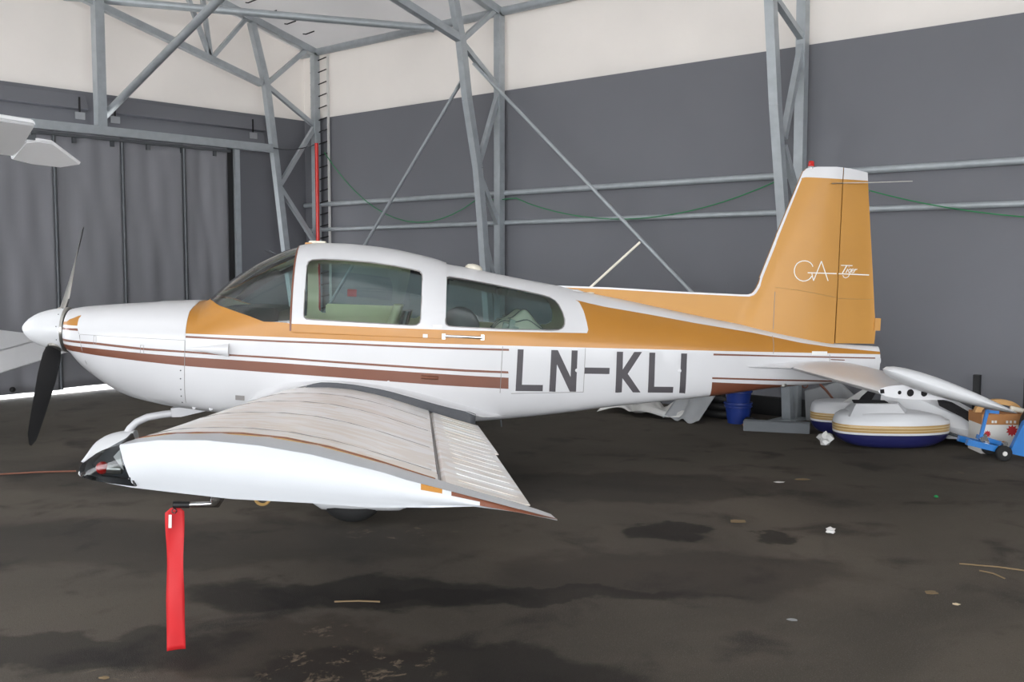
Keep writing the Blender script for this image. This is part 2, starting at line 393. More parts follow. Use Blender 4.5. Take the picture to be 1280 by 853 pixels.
# overlapping flaps on the end wall above the door, each with webbing straps
XE = XW+.02
def flap(y0, y1, strap_y, label):
    t = thing('wall_flap', label, 'flap', (XE, (y0+y1)/2, 3.38), 0, None)
    for k, (z0, z1, th) in enumerate(((3.62, 3.82, .05), (3.42, 3.62, .03))):
        bb = bmesh.new(); prism(bb, [(0, y0-(y0+y1)/2, z1-3.38), (0, y1-(y0+y1)/2, z1-3.38), (th+.05, y1-(y0+y1)/2, z0-3.38), (th, y1-(y0+y1)/2, z0-.02-3.38)][:0] or
              [(0, y0-(y0+y1)/2, z0-3.38), (th+.03, y0-(y0+y1)/2, z0+.015-3.38), (.012, y0-(y0+y1)/2, z1-3.38), (0, y0-(y0+y1)/2, z1-3.38)], (0, y1-y0, 0))
        add_obj('canvas_fold', bb, 'greyfab', t)
    for sy in strap_y:
        yy = sy-(y0+y1)/2
        bb = bmesh.new(); box(bb, (.09, yy, .16), (.012, .13, .09)); add_obj('strap_patch', bb, 'greysheet', t)
        bb = bmesh.new(); box(bb, (.085, yy, .30), (.012, .02, .2)); add_obj('strap', bb, 'black', t)
    return t
flap(3.2, 6.50, (6.38,), 'folded grey canvas flap above the door, left of the end wall post')
flap(6.75, 9.25, (6.86, 9.02), 'folded grey canvas flap above the door, right of the end wall post')

# ------------------------------------------------------------------ steel frames
def seg(name, a, b_, w, par, m='steel', h=None, upv=None):
    b = bmesh.new(); bar(b, a, b_, w, h, upv); return add_obj(name, b, m, par)
def truss(X, label, inner, webs, z9=4.445):
    t = thing('truss_frame', label, 'steel frame', (X, YW-.1, 0), 0, 'steel truss frames of the hangar')
    o = Vector((X, YW-.1, 0)); P = lambda y, z: Vector((X, y, z))-o
    seg('outer_chord', P(9.93, 0), P(9.93, 4.84), .10, t)
    for (a, c) in zip(inner, inner[1:]): seg('inner_chord', P(*a), P(*c), .095, t)
    for a, c in webs: seg('web_brace', P(*a), P(*c), .062, t)
    # roof truss half: top chord and bottom chord to the ridge
    tc = lambda y: EAVE-.10+TAN*(YW-y)
    seg('top_chord', P(9.98, tc(9.98)), P(RIDGE_Y, tc(RIDGE_Y)), .10, t)
    bc = lambda y: z9+TAN*(9.03-y)
    seg('bottom_chord', P(9.2 if z9 > 4.3 else 8.95, bc(9.2 if z9 > 4.3 else 8.95)), P(RIDGE_Y, bc(RIDGE_Y)), .09, t)
    y = 8.12; k = 0
    for yb in (8.12, 6.4, 4.7, 3.0):
        for yt in ((yb+.62, yb-.12, yb-.42) if k == 0 else (yb+.8, yb-.8)):
            seg('web_brace', P(yb, bc(yb)), P(yt, tc(yt)), .055, t)
        k += 1
    seg('top_chord', P(2*RIDGE_Y-9.98, tc(9.98)), P(RIDGE_Y, tc(RIDGE_Y)), .10, t)
    seg('bottom_chord', P(2*RIDGE_Y-9.05, bc(9.05)), P(RIDGE_Y, bc(RIDGE_Y)), .09, t)
    seg('outer_chord', P(YF+.1, 0), P(YF+.1, 4.84), .10, t)
    for (a, c) in zip(inner, inner[1:]): seg('inner_chord', P(2*RIDGE_Y-a[0], a[1]), P(2*RIDGE_Y-c[0], c[1]), .095, t)
    bb = bmesh.new(); box(bb, (0, -.16, .01), (.24, .75, .02)); add_obj('foot_plate', bb, 'steel', t)
    return t
truss(-12.62, 'galvanised truss frame at the far left corner beside the red hose',
      [(9.62, 0), (9.33, 1.87), (9.18, 3.1), (9.03, 4.27), (8.80, 5.10)],
      [((9.03, 4.25), (9.9, 3.75)), ((9.9, 3.72), (9.26, 2.82)), ((9.26, 2.76), (9.9, 1.95)), ((9.03, 4.25), (9.75, 4.85)), ((9.33, 1.87), (9.9, 1.0))], 4.235)
truss(-8.85, 'galvanised truss frame rising behind the rear cabin window',
      [(9.80, 0), (9.60, 2.15), (9.52, 2.84), (9.33, 3.67), (9.22, 4.37), (9.05, 5.02)],
      [((9.23, 4.36), (9.92, 3.88)), ((9.92, 3.84), (9.52, 2.86)), ((9.52, 2.80), (9.90, 2.15)), ((9.23, 4.38), (9.82, 4.84)), ((9.62, 2.0), (9.92, 1.1))])
truss(-4.70, 'galvanised truss frame standing behind the tail fin',
      [(9.78, 0), (9.60, 1.95), (9.36, 3.19), (9.20, 4.30), (9.05, 5.02)],
      [((9.27, 4.22), (9.92, 3.92)), ((9.92, 3.88), (9.55, 2.88)), ((9.55, 2.80), (9.92, 2.25)), ((9.23, 4.38), (9.82, 4.84)), ((9.64, 1.6), (9.92, .9))])
truss(-.55, 'galvanised truss frame to the right of the tail, outside the picture',
      [(9.78, 0), (9.60, 1.95), (9.36, 3.19), (9.20, 4.30), (9.05, 5.02)],
      [((9.27, 4.22), (9.92, 3.92)), ((9.92, 3.88), (9.55, 2.88)), ((9.55, 2.80), (9.92, 2.25)), ((9.23, 4.38), (9.82, 4.84))])
def pipe(name, pts, r, label, cat, m='steel', n=10):
    b = bmesh.new(); tube(b, pts, r, n); return tag(add_obj(name, b, m, smooth=50), label, cat)
pipe('wall_rail', [(-13, 10.0, 2.55), (XR, 10.0, 2.55)], .036, 'upper of the two horizontal steel tubes along the long grey wall', 'rail')
pipe('wall_rail', [(-13, 10.0, 2.165), (XR, 10.0, 2.165)], .031, 'lower of the two horizontal steel tubes along the long grey wall', 'rail')
pipe('eave_tube', [(-13, 9.96, 4.86), (XR, 9.96, 4.86)], .055, 'thick steel tube running along the eave at the top of the long wall', 'tube')
pipe('roof_brace', [(-9.968, 9.86, 4.80), (-12.6, 6.72, 5.0), (-13.0, 6.24, 5.03)], .05, 'steel roof brace tube slanting across to the eave near the top left', 'brace')
pipe('wind_brace', [(-12.9, 6.64, 3.52), (-8.9, 6.44, 4.86)], .05, 'thick diagonal brace tube rising from the end wall post', 'brace')
def rod(a, c, label):
    t = thing('bracing_rod', label, 'brace', a); A = Vector(a); C = Vector(c)-A; d = C.normalized()
    b = bmesh.new(); tube(b, [d*.2, C], .022, 8); add_obj('rod', b, 'steel', t, 50)
    b = bmesh.new(); bar(b, d*.0, d*.25, .055, .02); add_obj('end_plate', b, 'steel', t); return t
rod((-8.82, 9.42, 4.12), (-4.75, 9.55, .45), 'long diagonal rod sloping down right from the middle frame towards the tail')
rod((-8.95, 9.42, 4.02), (-12.5, 9.5, .3), 'diagonal rod sloping down left from the middle frame behind the canopy')
# fabric lacing in the far corner
t = thing('corner_lacing', 'laced membrane edges with dark cord rungs in the far corner', 'lacing', (-12.6, 10.0, 0))
for x in (-.18, .20):
    b = bmesh.new(); box(b, (x, 0, 2.4), (.028, .03, 4.8)); add_obj('edge_strip', b, 'sheet', t)
for k in range(26):
    z = .25+k*.18; b = bmesh.new(); tube(b, [(-.18, -.03, z), (0, -.045, z-.025), (.2, -.03, z+.01)], .009, 6); add_obj('lacing_cord', b, 'black', t, 60)
t = thing('roof_lacing', 'dark lacing cords along the roof edge above the far left corner', 'lacing', (XW+.75, 9.6, EAVE+.05))
for k in range(14):
    y = 9.55-k*.33; z = EAVE+TAN*(YW-y)-.02
    b = bmesh.new(); tube(b, [(-.1, y-9.6, z-EAVE-.05), (.0, y-9.63, z-EAVE-.075), (.16, y-9.6, z-EAVE-.05)], .009, 6); add_obj('lacing_cord', b, 'black', t, 60)
pipe('red_hose', [(-12.44, 9.80, 0), (-12.44, 9.80, 3.46)], .028, 'bright red upright hose on the far left corner column', 'hose', 'hotred')
def sag(a, c, d, n=10):
    a, c = Vector(a), Vector(c); return [a.lerp(c, i/n)-Vector((0, 0, d*4*(i/n)*(1-i/n))) for i in range(n+1)]
pipe('sagging_cable', sag((-12.55, 9.05, 3.34), (-12.55, 9.85, 3.45), .05), .009, 'thin grey cable sagging from the door beam to the corner column', 'cable', 'cable', 6)
rp = sag((-12.42, 9.93, 3.33), (-9.26, 9.93, 2.48), .62, 14)+sag((-9.26, 9.93, 2.48), (-8.56, 9.93, 2.47), .01, 3)[1:]+sag((-8.56, 9.93, 2.46), (-4.75, 9.93, 2.57), .36, 18)[1:]+sag((-4.6, 9.93, 2.57), (-2.2, 9.93, 2.01), .10, 12)+sag((-2.2, 9.93, 2.01), (2, 9.93, 2.2), .1, 8)[1:]
pipe('green_rope', rp, .0065, 'thin green rope looping slackly along the long grey wall', 'rope', 'rope', 6)

# ------------------------------------------------------------------ curtain door in the end wall
XD = -12.57
t = thing('door_beam', 'light grey steel beam with a roller track over the canvas door', 'beam', (XD, 6, 3.28))
b = bmesh.new(); bar(b, (0, -9, .045), (0, 3.07, .045), .10, .11); add_obj('beam', b, 'steel', t)
b = bmesh.new(); bar(b, (.02, -9, -.055), (.02, 2.35, -.055), .05, .035); add_obj('track', b, 'darksteel', t)
for k in range(9):
    b = bmesh.new(); box(b, (.02, 2.1-k*.5, -.11), (.03, .05, .07)); add_obj('roller', b, 'darksteel', t)
tag(seg('wall_post', (XD-.02, 6.475, 3.38), (XD-.02, 6.475, 5.2), .12, None), 'upright square steel post on the end wall above the door beam', 'post')
seg('wall_post', (XD, 8.46, 0), (XD, 8.46, 3.26), .08, None); tag(bpy.context.scene.objects['wall_post.001'], 'slim upright steel post at the right end of the canvas door', 'post')
tag(seg('door_gap_shade', (XD-.05, 8.36, 0.05), (XD-.05, 8.36, 3.26), .10, None, 'black'), 'black strip drawn as the shaded gap between canvas door and its right post', 'strip')  # black bar put in for the dark gap beside the post
t = thing('curtain_door', 'grey canvas sliding door hanging from the beam, lit gap beneath', 'door', (XD, 6, 0))
edges = [2.2, 3.1, 4.05, 4.95, 5.84, 6.73, 7.62, 8.31]
botz = [.07, .06, .07, .055, .075, .03, .05]
for i in range(7):
    y0, y1 = edges[i], edges[i+1]; bb = bmesh.new(); rnd = random.Random(i); nv, nu_ = 22, 20; g = []
    ph = [rnd.uniform(0, 6.3) for _ in range(4)]
    for a in range(nv+1):
        z = botz[i]+(3.28-botz[i])*a/nv; row = []
        for c in range(nu_+1):
            s = c/nu_; y = y0+(y1-y0)*s
            env = math.sin(PI*s)
            dx = env*(.012*math.sin(s*7+ph[0]+z*1.2)+.007*math.sin(s*15+ph[1]-z*2.3)+.009*math.sin(s*4+z*2.6+ph[2])+.012*math.sin(ph[3]+z*1.6-s*3)+.006*math.sin(s*21+z*3.1))
            row.append(bb.verts.new((dx, y-6, z)))
        g.append(row)
    for a in range(nv):
        for c in range(nu_): bb.faces.new((g[a][c], g[a][c+1], g[a+1][c+1], g[a+1][c]))
    o = add_obj('curtain_panel', bb, 'curtain', t, True)
    md = o.modifiers.new('thick', 'SOLIDIFY'); md.thickness = .012
for y in edges[:-1]:
    b = bmesh.new(); tube(b, [(.03, y-6, .06), (.03, y-6, 3.2)], .022, 8); add_obj('curtain_pole', b, 'darksteel', t, 50)
b = bmesh.new(); bmesh.ops.create_uvsphere(b, u_segments=14, v_segments=8, radius=.035); bmesh.ops.translate(b, verts=b.verts, vec=(.08, 5.22-6, .12)); add_obj('bottom_roller', b, 'black', t, True)

# ------------------------------------------------------------------ THE AIRCRAFT
PSI, TH = math.radians(5.0), math.radians(2.2)
AFT = RT*math.cos(PSI)+FH*math.sin(PSI); EY = FH*math.cos(PSI)-RT*math.sin(PSI)
EX = AFT*math.cos(TH)-UP*math.sin(TH); EZ = UP*math.cos(TH)+AFT*math.sin(TH)
A0 = Vector((-7.86679, 3.33257, .00084))
MA = Matrix.Translation(A0) @ Matrix((EX, EY, EZ)).transposed().to_4x4()
plane = thing('light_aircraft', 'white low-wing light aircraft with gold and brown stripes and bubble canopy', 'airplane')
plane.matrix_world = MA
toW = lambda x, y, z: MA @ Vector((x, y, z))

TOP = [(.36,1.290),(.40,1.301),(.45,1.311),(.597,1.329),(.774,1.347),(1.012,1.368),(1.281,1.386),(1.385,1.392),(1.41,1.41),(1.492,1.493),(1.584,1.576),(1.667,1.638),(1.768,1.703),(1.869,1.756),(1.97,1.801),(2.05,1.827),(2.117,1.843),(2.245,1.856),(2.385,1.858),(2.588,1.848),(2.791,1.827),(2.944,1.800),(3.098,1.768),(3.184,1.742),(3.368,1.717),(3.569,1.681),(3.844,1.637),(4.03,1.61),(4.223,1.574),(4.669,1.50),(5.186,1.409),(5.666,1.331),(6.062,1.265),(6.318,1.225),(6.72,1.205)]
BOT = [(.36,.965),(.40,.94),(.43,.905),(.486,.847),(.586,.772),(.712,.694),(.843,.64),(.972,.612),(1.117,.593),(1.295,.583),(1.502,.575),(2.4,.55),(3.2,.545),(3.443,.554),(3.684,.576),(4.199,.638),(4.39,.667),(5.278,.771),(5.578,.815),(5.82,.849),(6.067,.875),(6.254,.893),(6.5,.93),(6.72,.985)]
ZM = [(.36,1.12),(.8,1.08),(1.3,1.08),(3.2,1.10),(5,1.13),(6.72,1.10)]
WI = [(.36,.20),(.40,.255),(.46,.30),(.6,.36),(.8,.42),(1.05,.475),(1.3,.51),(1.6,.53),(2.4,.54),(3.0,.53),(3.4,.505),(3.7,.47),(4.3,.385),(5.0,.29),(5.8,.185),(6.4,.105),(6.72,.06)]
NUP = [(.36,2.0),(.6,2.3),(1.2,2.7),(1.5,2.4),(2.0,2.5),(3.0,2.5),(3.6,2.2),(4.3,1.9),(5.5,1.8),(6.72,1.8)]
NLO = [(.36,2.0),(.6,2.2),(1.0,2.8),(1.3,4.5),(1.6,7),(3.4,7),(4.5,7),(6.72,4)]
fT, fB, fM, fW, fU, fL = [spline(q) for q in (TOP, BOT, ZM, WI, NUP, NLO)]
_cache = {}
def sect(x):
    k = round(x, 5)
    if k not in _cache: _cache[k] = (fT(x), fB(x), fM(x), fW(x), fU(x), fL(x))
    return _cache[k]
def hw(x, z):
    T, B, Mz, w, a, c = sect(x)
    t, n = ((z-Mz)/(T-Mz), a) if z >= Mz else ((Mz-z)/(Mz-B), c)
    return 0 if t >= 1 else w*(1-t**n)**(1/n)
def G(x, y, z):
    T, B, Mz, w, a, c = sect(x)
    n = a if z >= Mz else c; h = (T-Mz) if z >= Mz else (Mz-B)
    return (abs(y)/w)**n+(abs(z-Mz)/h)**n
def fnorm(v):
    e = 1e-3; x, y, z = v
    x0, x1 = max(x-e, .36), min(x+e, 6.72)
    g = Vector(((G(x1, y, z)-G(x0, y, z))/(x1-x0), (G(x, y+e, z)-G(x, y-e, z))/(2*e), (G(x, y, z+e)-G(x, y, z-e))/(2*e)))
    return g.normalized() if g.length > 1e-9 else Vector((0, 0, 1))
xs = [.36, .375, .39, .405, .42, .44, .46, .485, .51, .54, .57, .6]
while xs[-1] < 6.68: xs.append(xs[-1]+(.03 if 1.3 < xs[-1] < 2.2 else .045))
xs.append(6.72)
NR = 88
skin = bmesh.new(); rings = []
for x in xs:
    T, B, Mz, w, a, c = sect(x); r = []
    for k in range(NR):
        th = 2*PI*(k+.5)/NR; cs, sn = math.cos(th), math.sin(th); n = a if sn > 0 else c; h = T-Mz if sn > 0 else Mz-B
        # spread points evenly on the squarer lower corners
        r.append(skin.verts.new((x, w*math.copysign(abs(cs)**(2/n), cs), Mz+h*math.copysign(abs(sn)**(2/n), sn))))
    rings.append(r)
for a, c in zip(rings, rings[1:]):
    for k in range(NR): skin.faces.new((a[k], c[k], c[(k+1) % NR], a[(k+1) % NR]))
skin.faces.new(rings[-1][::-1])
# ---- outlines in side view
CW = [(2.156,1.684),(2.168,1.715),(2.190,1.731),(2.273,1.739),(2.417,1.738),(2.61,1.729),(2.804,1.709),(2.95,1.684),(2.985,1.674),(3.0,1.652),(3.003,1.62),(3.003,1.476),(2.999,1.33),(2.992,1.302),(2.97,1.286),(2.936,1.282),(2.631,1.29),(2.395,1.296),(2.216,1.301),(2.178,1.303),(2.162,1.318),(2.157,1.345),(2.157,1.494)]
RW = [(3.184,1.622),(3.188,1.638),(3.202,1.646),(3.3,1.635),(3.529,1.601),(3.761,1.562),(3.92,1.532),(3.975,1.518),(4.015,1.496),(4.043,1.465),(4.07,1.408),(4.085,1.353),(4.082,1.318),(4.066,1.292),(4.035,1.278),(3.985,1.273),(3.641,1.273),(3.25,1.282),(3.206,1.286),(3.188,1.298),(3.183,1.32)]
WS = [(1.413,1.60),(1.413,1.42),(1.43,1.414),(1.471,1.405),(1.536,1.378),(1.625,1.352),(1.743,1.317),(1.825,1.29),(1.874,1.273),(1.97,1.273),(2.064,1.271),(2.069,1.415),(2.072,1.626),(2.073,1.72),(2.073,1.785),(2.06,1.9),(1.4,1.9)]
CAN = [(2.064,1.208),(2.54,1.202),(3.176,1.195),(3.179,1.434),(3.183,1.80),(2.6,1.95),(2.05,1.90),(2.073,1.785),(2.072,1.626),(2.069,1.415)]
HOOD = [(.524,1.126),(.505,1.185),(.503,1.228),(.515,1.262),(.63,1.288),(.8,1.326),(1.0,1.36),(1.12,1.40),(1.337,1.45),(1.337,1.368),(1.324,1.335),(1.319,1.28),(1.322,1.121),(1.017,1.123)]
BOWL = [(.30,.5),(.62,.5),(.575,.80),(.561,.913),(.542,1.022),(.526,1.127),(.505,1.185),(.503,1.228),(.515,1.262),(.60,1.45),(.30,1.45)]
COWL = [(.2,.4),(1.317,.4),(1.317,.95),(1.32,1.12),(1.319,1.28),(1.324,1.335),(1.337,1.368),(1.337,1.5),(.2,1.5)]
GOLD = [(1.319,1.168),(1.72,1.167),(2.056,1.165),(2.393,1.162),(3.088,1.155),(4.22,1.149),(5.387,1.145),(6.72,1.145),(6.72,1.166),(6.287,1.193),(6.034,1.221),(5.642,1.288),(5.167,1.35),(4.784,1.407),(4.403,1.459),(4.181,1.502),(4.214,1.478),(4.238,1.423),(4.257,1.345),(4.268,1.285),(4.262,1.268),(4.245,1.258),(3.755,1.256),(3.176,1.256),(2.632,1.26),(2.066,1.266),(1.97,1.276),(1.60,1.42),(1.405,1.50),(1.337,1.45),(1.337,1.368),(1.324,1.335),(1.319,1.28)]
GN = [(.33,1.183),(.505,1.185),(.503,1.228),(.51,1.26),(.472,1.25),(.432,1.229),(.40,1.208),(.33,1.20)]
S1A = [(.33,1.163),(.52,1.166),(.522,1.149),(.33,1.147)]
S1B = [(1.324,1.152),(1.628,1.147),(2.0,1.142),(2.394,1.140),(3.089,1.130),(3.668,1.128),(3.669,1.113),(3.09,1.116),(2.394,1.126),(2.0,1.128),(1.628,1.133),(1.324,1.137)]
S1C = [(5.278,1.124),(5.804,1.120),(6.66,1.119),(6.66,1.109),(5.805,1.109),(5.279,1.109)]
S2A = [(.33,1.081),(.656,1.073),(1.018,1.052),(1.321,1.043),(1.63,1.031),(2.004,1.021),(2.398,1.004),(3.33,.968),(3.664,.960),(3.665,.944),(3.331,.951),(2.398,.989),(2.004,1.006),(1.63,1.018),(1.321,1.029),(1.018,1.035),(.656,1.056),(.33,1.063)]
S2C = [(5.281,.938),(5.818,.930),(6.32,.925),(6.32,.913),(5.819,.917),(5.281,.924)]
BRA = [(.33,1.04),(.434,1.037),(.655,1.029),(1.019,1.012),(1.321,1.0),(1.631,.991),(2.005,.978),(2.399,.961),(3.332,.924),(3.666,.912),(3.668,.828),(3.139,.848),(2.748,.868),(2.401,.886),(2.006,.903),(1.632,.92),(1.321,.934),(1.018,.953),(.653,.979),(.486,.993),(.33,.995)]
BRC = [(5.281,.899),(5.826,.884),(6.35,.872),(6.35,.5),(5.281,.5)]
LETTERS = [[(3.727,1.126),(3.772,1.126),(3.769,.861),(3.926,.861),(3.926,.813),(3.722,.813)],
 [(3.983,1.126),(4.034,1.126),(4.141,.924),(4.141,1.126),(4.188,1.126),(4.189,.812),(4.140,.812),(4.031,1.019),(4.029,.812),(3.98,.812)],
 [(4.243,.998),(4.445,.998),(4.445,.950),(4.243,.950)],
 [(4.496,1.123),(4.546,1.123),(4.549,.987),(4.635,1.124),(4.697,1.125),(4.591,.955),(4.702,.811),(4.64,.811),(4.55,.92),(4.551,.811),(4.499,.811)],
 [(4.756,1.121),(4.804,1.121),(4.809,.858),(4.961,.858),(4.963,.811),(4.760,.811)],
 [(5.014,1.120),(5.063,1.120),(5.067,.808),(5.017,.808)]]
MATS = ['white', 'gold', 'brown', 'letter', 'glass', 'beige']
PAINT = [(q, 2, 0) for q in (S1A, S1B, S1C, S2A, S2C, BRA, BRC)]+[(GOLD, 1, 0), (GN, 1, 0)]
PARTS = [('cowling', COWL, 0), ('nose_bowl', BOWL, 0), ('cowl_door', HOOD, 0), ('windshield', WS, 0), ('canopy', CAN, 0), ('canopy_window', CW, 0), ('rear_window', RW, 0)]
for q, m_, s_ in PAINT: cut_xz(skin, q, s_)
for n_, q, s_ in PARTS: cut_xz(skin, q, s_)
for q in LETTERS: cut_xz(skin, q, -1)
cut_xz(skin, [(1.4, 0), (1.4, 2.2), (4.3, 2.2), (4.3, 0)])
bmesh.ops.dissolve_degenerate(skin, dist=1e-5, edges=skin.edges[:])
bmesh.ops.triangulate(skin, faces=[f for f in skin.faces if len(f.verts) > 4])
skin.normal_update()
groups = {}
for f in skin.faces:
    c = f.calc_center_median(); x, y, z = c
    part, mi = 'fuselage', 0
    for n_, q, s_ in PARTS:
        if in_poly(x, z, q): part = n_
    for q, m_, s_ in PAINT:
        if in_poly(x, z, q): mi = m_
    if y < 0:
        for i, q in enumerate(LETTERS):
            if in_poly(x, z, q): part = 'registration_letter%d' % i; mi = 3
    if part in ('windshield', 'canopy_window', 'rear_window'):
        mi = 4
        if part != 'windshield': part += 'L' if y < 0 else 'R'
    if part == 'cowl_door':
        mi = 0; part += 'L' if y < 0 else 'R'
    if part == 'nose_bowl' and x < .365: pass
    groups.setdefault(part, []).append((f, mi))
partobj = {}
def emit_part(key, name, faces, lift=0, thick=0, inner=5):
    """faces of the skin become one mesh with exact surface normals; thick > 0 adds an inner face and a rim"""
    vid = {}; verts = []; norms = []; out = []; fm = []
    for f, mi in faces:
        idx = []
        for v in f.verts:
            if v not in vid:
                nrm = fnorm(v.co); vid[v] = len(verts); verts.append(v.co+nrm*lift); norms.append(nrm)
            idx.append(vid[v])
        fnm = f.normal if f.normal.length > 0 else Vector((0, 0, 1))
        s = sum((norms[i] for i in idx), Vector())
        if fnm.dot(s) < 0: idx = idx[::-1]
        out.append(idx); fm.append(mi)
    if thick:
        n0 = len(verts); k = len(verts)
        verts += [verts[i]-norms[i]*thick for i in range(k)]; norms += [-norms[i] for i in range(k)]
        base = list(zip(out, fm)); cnt = {}
        for idx, mi in base:
            out.append([i+n0 for i in idx[::-1]]); fm.append(inner)
            for a, c in zip(idx, idx[1:]+idx[:1]): cnt[(a, c)] = mi
        for (a, c), mi in list(cnt.items()):
            if (c, a) not in cnt:
                e = verts[c]-verts[a]; nr = e.cross(norms[a]); nr = nr.normalized() if nr.length > 0 else norms[a]
                j = len(verts); verts += [verts[c], verts[a], verts[a+n0], verts[c+n0]]; norms += [nr]*4
                out.append([j, j+1, j+2, j+3]); fm.append(mi)
    o = raw_obj(name, [tuple(v) for v in verts], out, MATS, plane, fm, [tuple(n) for n in norms]); partobj[key] = o
    return o
skin.normal_update()
SPEC = {'fuselage': (0, .012), 'cowling': (0, .006), 'nose_bowl': (0, .006), 'cowl_door': (.005, .006), 'canopy': (.010, .016)}
for k in sorted(groups):
    nm = k.rstrip('0123456789')
    if nm[:-1] in ('canopy_window', 'rear_window', 'cowl_door'): nm = nm[:-1]
    l_, t_ = SPEC.get(nm, (0, 0)) if nm not in ('windshield', 'canopy_window', 'rear_window', 'registration_letter') else (0, 0)
    if nm == 'canopy_window': l_ = .004
    emit_part(k, nm, groups[k], l_, t_)
skin.free()
partobj['windshield']['label'] = 'green tinted curved windshield'
side = lambda x, z, off=0: Vector((x, -hw(x, z)-off, z))
def patch(name, poly, m, par, off=.002, th=.004, label=None):
    """flat plate lying on the port side of the fuselage"""
    b = bmesh.new(); prism(b, [side(x, z, off) for x, z in poly], (0, -th, 0)); o = add_obj(name, b, m, par); return o
fus = partobj['fuselage']
def strip(name, pts, r, m, par, n=6):
    b = bmesh.new(); tube(b, pts, r, n); return add_obj(name, b, m, par, 60)
# seals round the glass
def seal(poly, par, off=.003, r=.004):
    b = bmesh.new(); pts = [side(x, z, off) for x, z in poly]; tube(b, pts+[pts[0]], r, 6, caps=False); return add_obj('window_seal', b, 'seam', par, 60)
seal(CW, partobj['canopy'], .011); seal(RW, fus)
frontarc = []
for k in range(33):
    th = PI*k/32; x = 2.066; T, B, Mz, w, a, c = sect(x)
    z = 1.21+(T-1.21)*math.sin(th) if False else None
zs_ = [1.21+.03*i for i in range(18)]+[1.74, 1.77, 1.795, 1.81, 1.82, fT(2.068)-.001]
arc = [Vector((2.067, -hw(2.067, z)-.009, z+.004)) for z in zs_]; arc += [Vector((v.x, -v.y, v.z)) for v in arc[::-1]]
strip('canopy_front_seal', arc, .0075, 'brown', partobj['canopy'])
# windshield base trim both sides, sliding rail, latch, placards
strip('canopy_rail', [side(x, 1.2045-.0105*(x-2.08)/1.1, .004) for x in (2.08, 2.4, 2.8, 3.17)], .005, 'gold', fus)
patch('placard', [(1.684,.734),(1.749,.731),(1.748,.696),(1.684,.70)], 'seam', fus)
patch('placard', [(3.092,1.293),(3.157,1.292),(3.157,1.267),(3.091,1.268)], 'label', partobj['canopy'], .012, .002)
patch('placard', [(6.116,1.158),(6.249,1.159),(6.246,1.132),(6.114,1.131)], 'label', fus)
ob = strip('latch_handle', [side(3.17,1.213,.02), side(3.30,1.211,.028), side(3.46,1.207,.02)], .011, 'chrome', fus); ob['label'] = 'chrome latch handle'
for x in (3.172, 3.458): patch('latch_bracket', [(x-.012,1.228),(x+.012,1.228),(x+.012,1.19),(x-.012,1.19)], 'chrome', fus, .001, .022)
patch('handle_plate', [(3.02,1.222),(3.055,1.222),(3.055,1.196),(3.02,1.196)], 'label', fus, .012, .003)
# panel seams
for pl_ in ([(1.318, 1.12), (1.318, 1.0), (1.318, .8), (1.318, .66)], [(3.612, 1.145), (3.606, .797)], [(3.69, .794), (4.246, .810), (4.248, 1.146)], [(5.796, 1.27), (5.782, 1.132)], [(6.27, 1.135), (6.272, 1.075)]):
    pp = []
    for (a, c), (d, e) in zip(pl_, pl_[1:]):
        for i in range(7): pp.append(side(a+(d-a)*i/6, c+(e-c)*i/6, .0004))
    strip('panel_seam', pp, .0022, 'seam', fus, 4)
for k, z in enumerate([.66, .71, .76, .84, .90]):
    b = bmesh.new(); bmesh.ops.create_icosphere(b, subdivisions=1, radius=.006); bmesh.ops.translate(b, verts=b.verts, vec=side(1.29, z, 0)); add_obj('screw', b, 'darksteel', partobj['cowling'], True)
for x, z in ((4.188, .975), (5.008, .985), (1.37, .62), (1.50, .62)):
    b = bmesh.new(); lathe(b, [(0, .014), (.004, .013), (.006, 0)], side(x, z, 0), (0, -1, 0), 12); add_obj('inspection_cap', b, 'white', fus, 40)
for x in (2.66, 2.78):
    b = bmesh.new(); lathe(b, [(0, .011), (.003, .010), (.005, 0)], side(x, .862, 0), (0, -1, 0), 12); add_obj('inspection_cap', b, 'white', fus, 40)
b = bmesh.new(); tube(b, [side(3.02, .905, .005), side(3.05, .905, .016), side(3.11, .903, .016), side(3.14, .901, .004)], .013, 8); add_obj('fuel_drain_step', b, 'brown', fus, 50)
for x0, x1, z in ((.995, 1.020, 1.04), (.64, .658, 1.09)):
    strip('cowl_fastener', [side(x, q, .001) for x, q in ((x0, z+.03), (x1, z+.03), (x1, z-.03), (x0, z-.03), (x0, z+.03))], .0016, 'seam', partobj['cowling'], 4)
for nm_, pts_, pp_ in (('door_seam', [(1.315, 1.1215), (1.17, 1.1225), (1.017, 1.1235), (.9, 1.1245), (.778, 1.1255), (.65, 1.1258), (.524, 1.1265)], 'cowl_doorL'), ('door_seam', [(.523, 1.127), (.512, 1.16), (.505, 1.185), (.503, 1.228), (.515, 1.262)], 'cowl_doorL'), ('bowl_seam', [(.526, 1.12), (.542, 1.022), (.561, .913), (.572, .83), (.58, .79)], 'nose_bowl')):
    strip(nm_, [side(x, z, .0015) for x, z in pts_], .0026, 'seam', partobj[pp_], 4)
# air scoop on the side of the fuselage
b = bmesh.new(); sc_ = []
for i in range(9):
    t_ = i/8; x = 1.33+.305*t_; zt_, zb_ = 1.073+.037*t_**1.6, 1.045-.034*t_**1.6; d = .055*t_**1.7+.001
    sc_.append([side(x, zb_, -.004), side(x, zb_+.006, d*.8), side(x, zb_+(zt_-zb_)*.3, d), side(x, zb_+(zt_-zb_)*.7, d), side(x, zt_-.006, d*.8), side(x, zt_, -.004)])
loft(b, sc_, False, False); b.faces.new(b.verts[-6:]); add_obj('air_scoop', b, 'white', fus, 60)

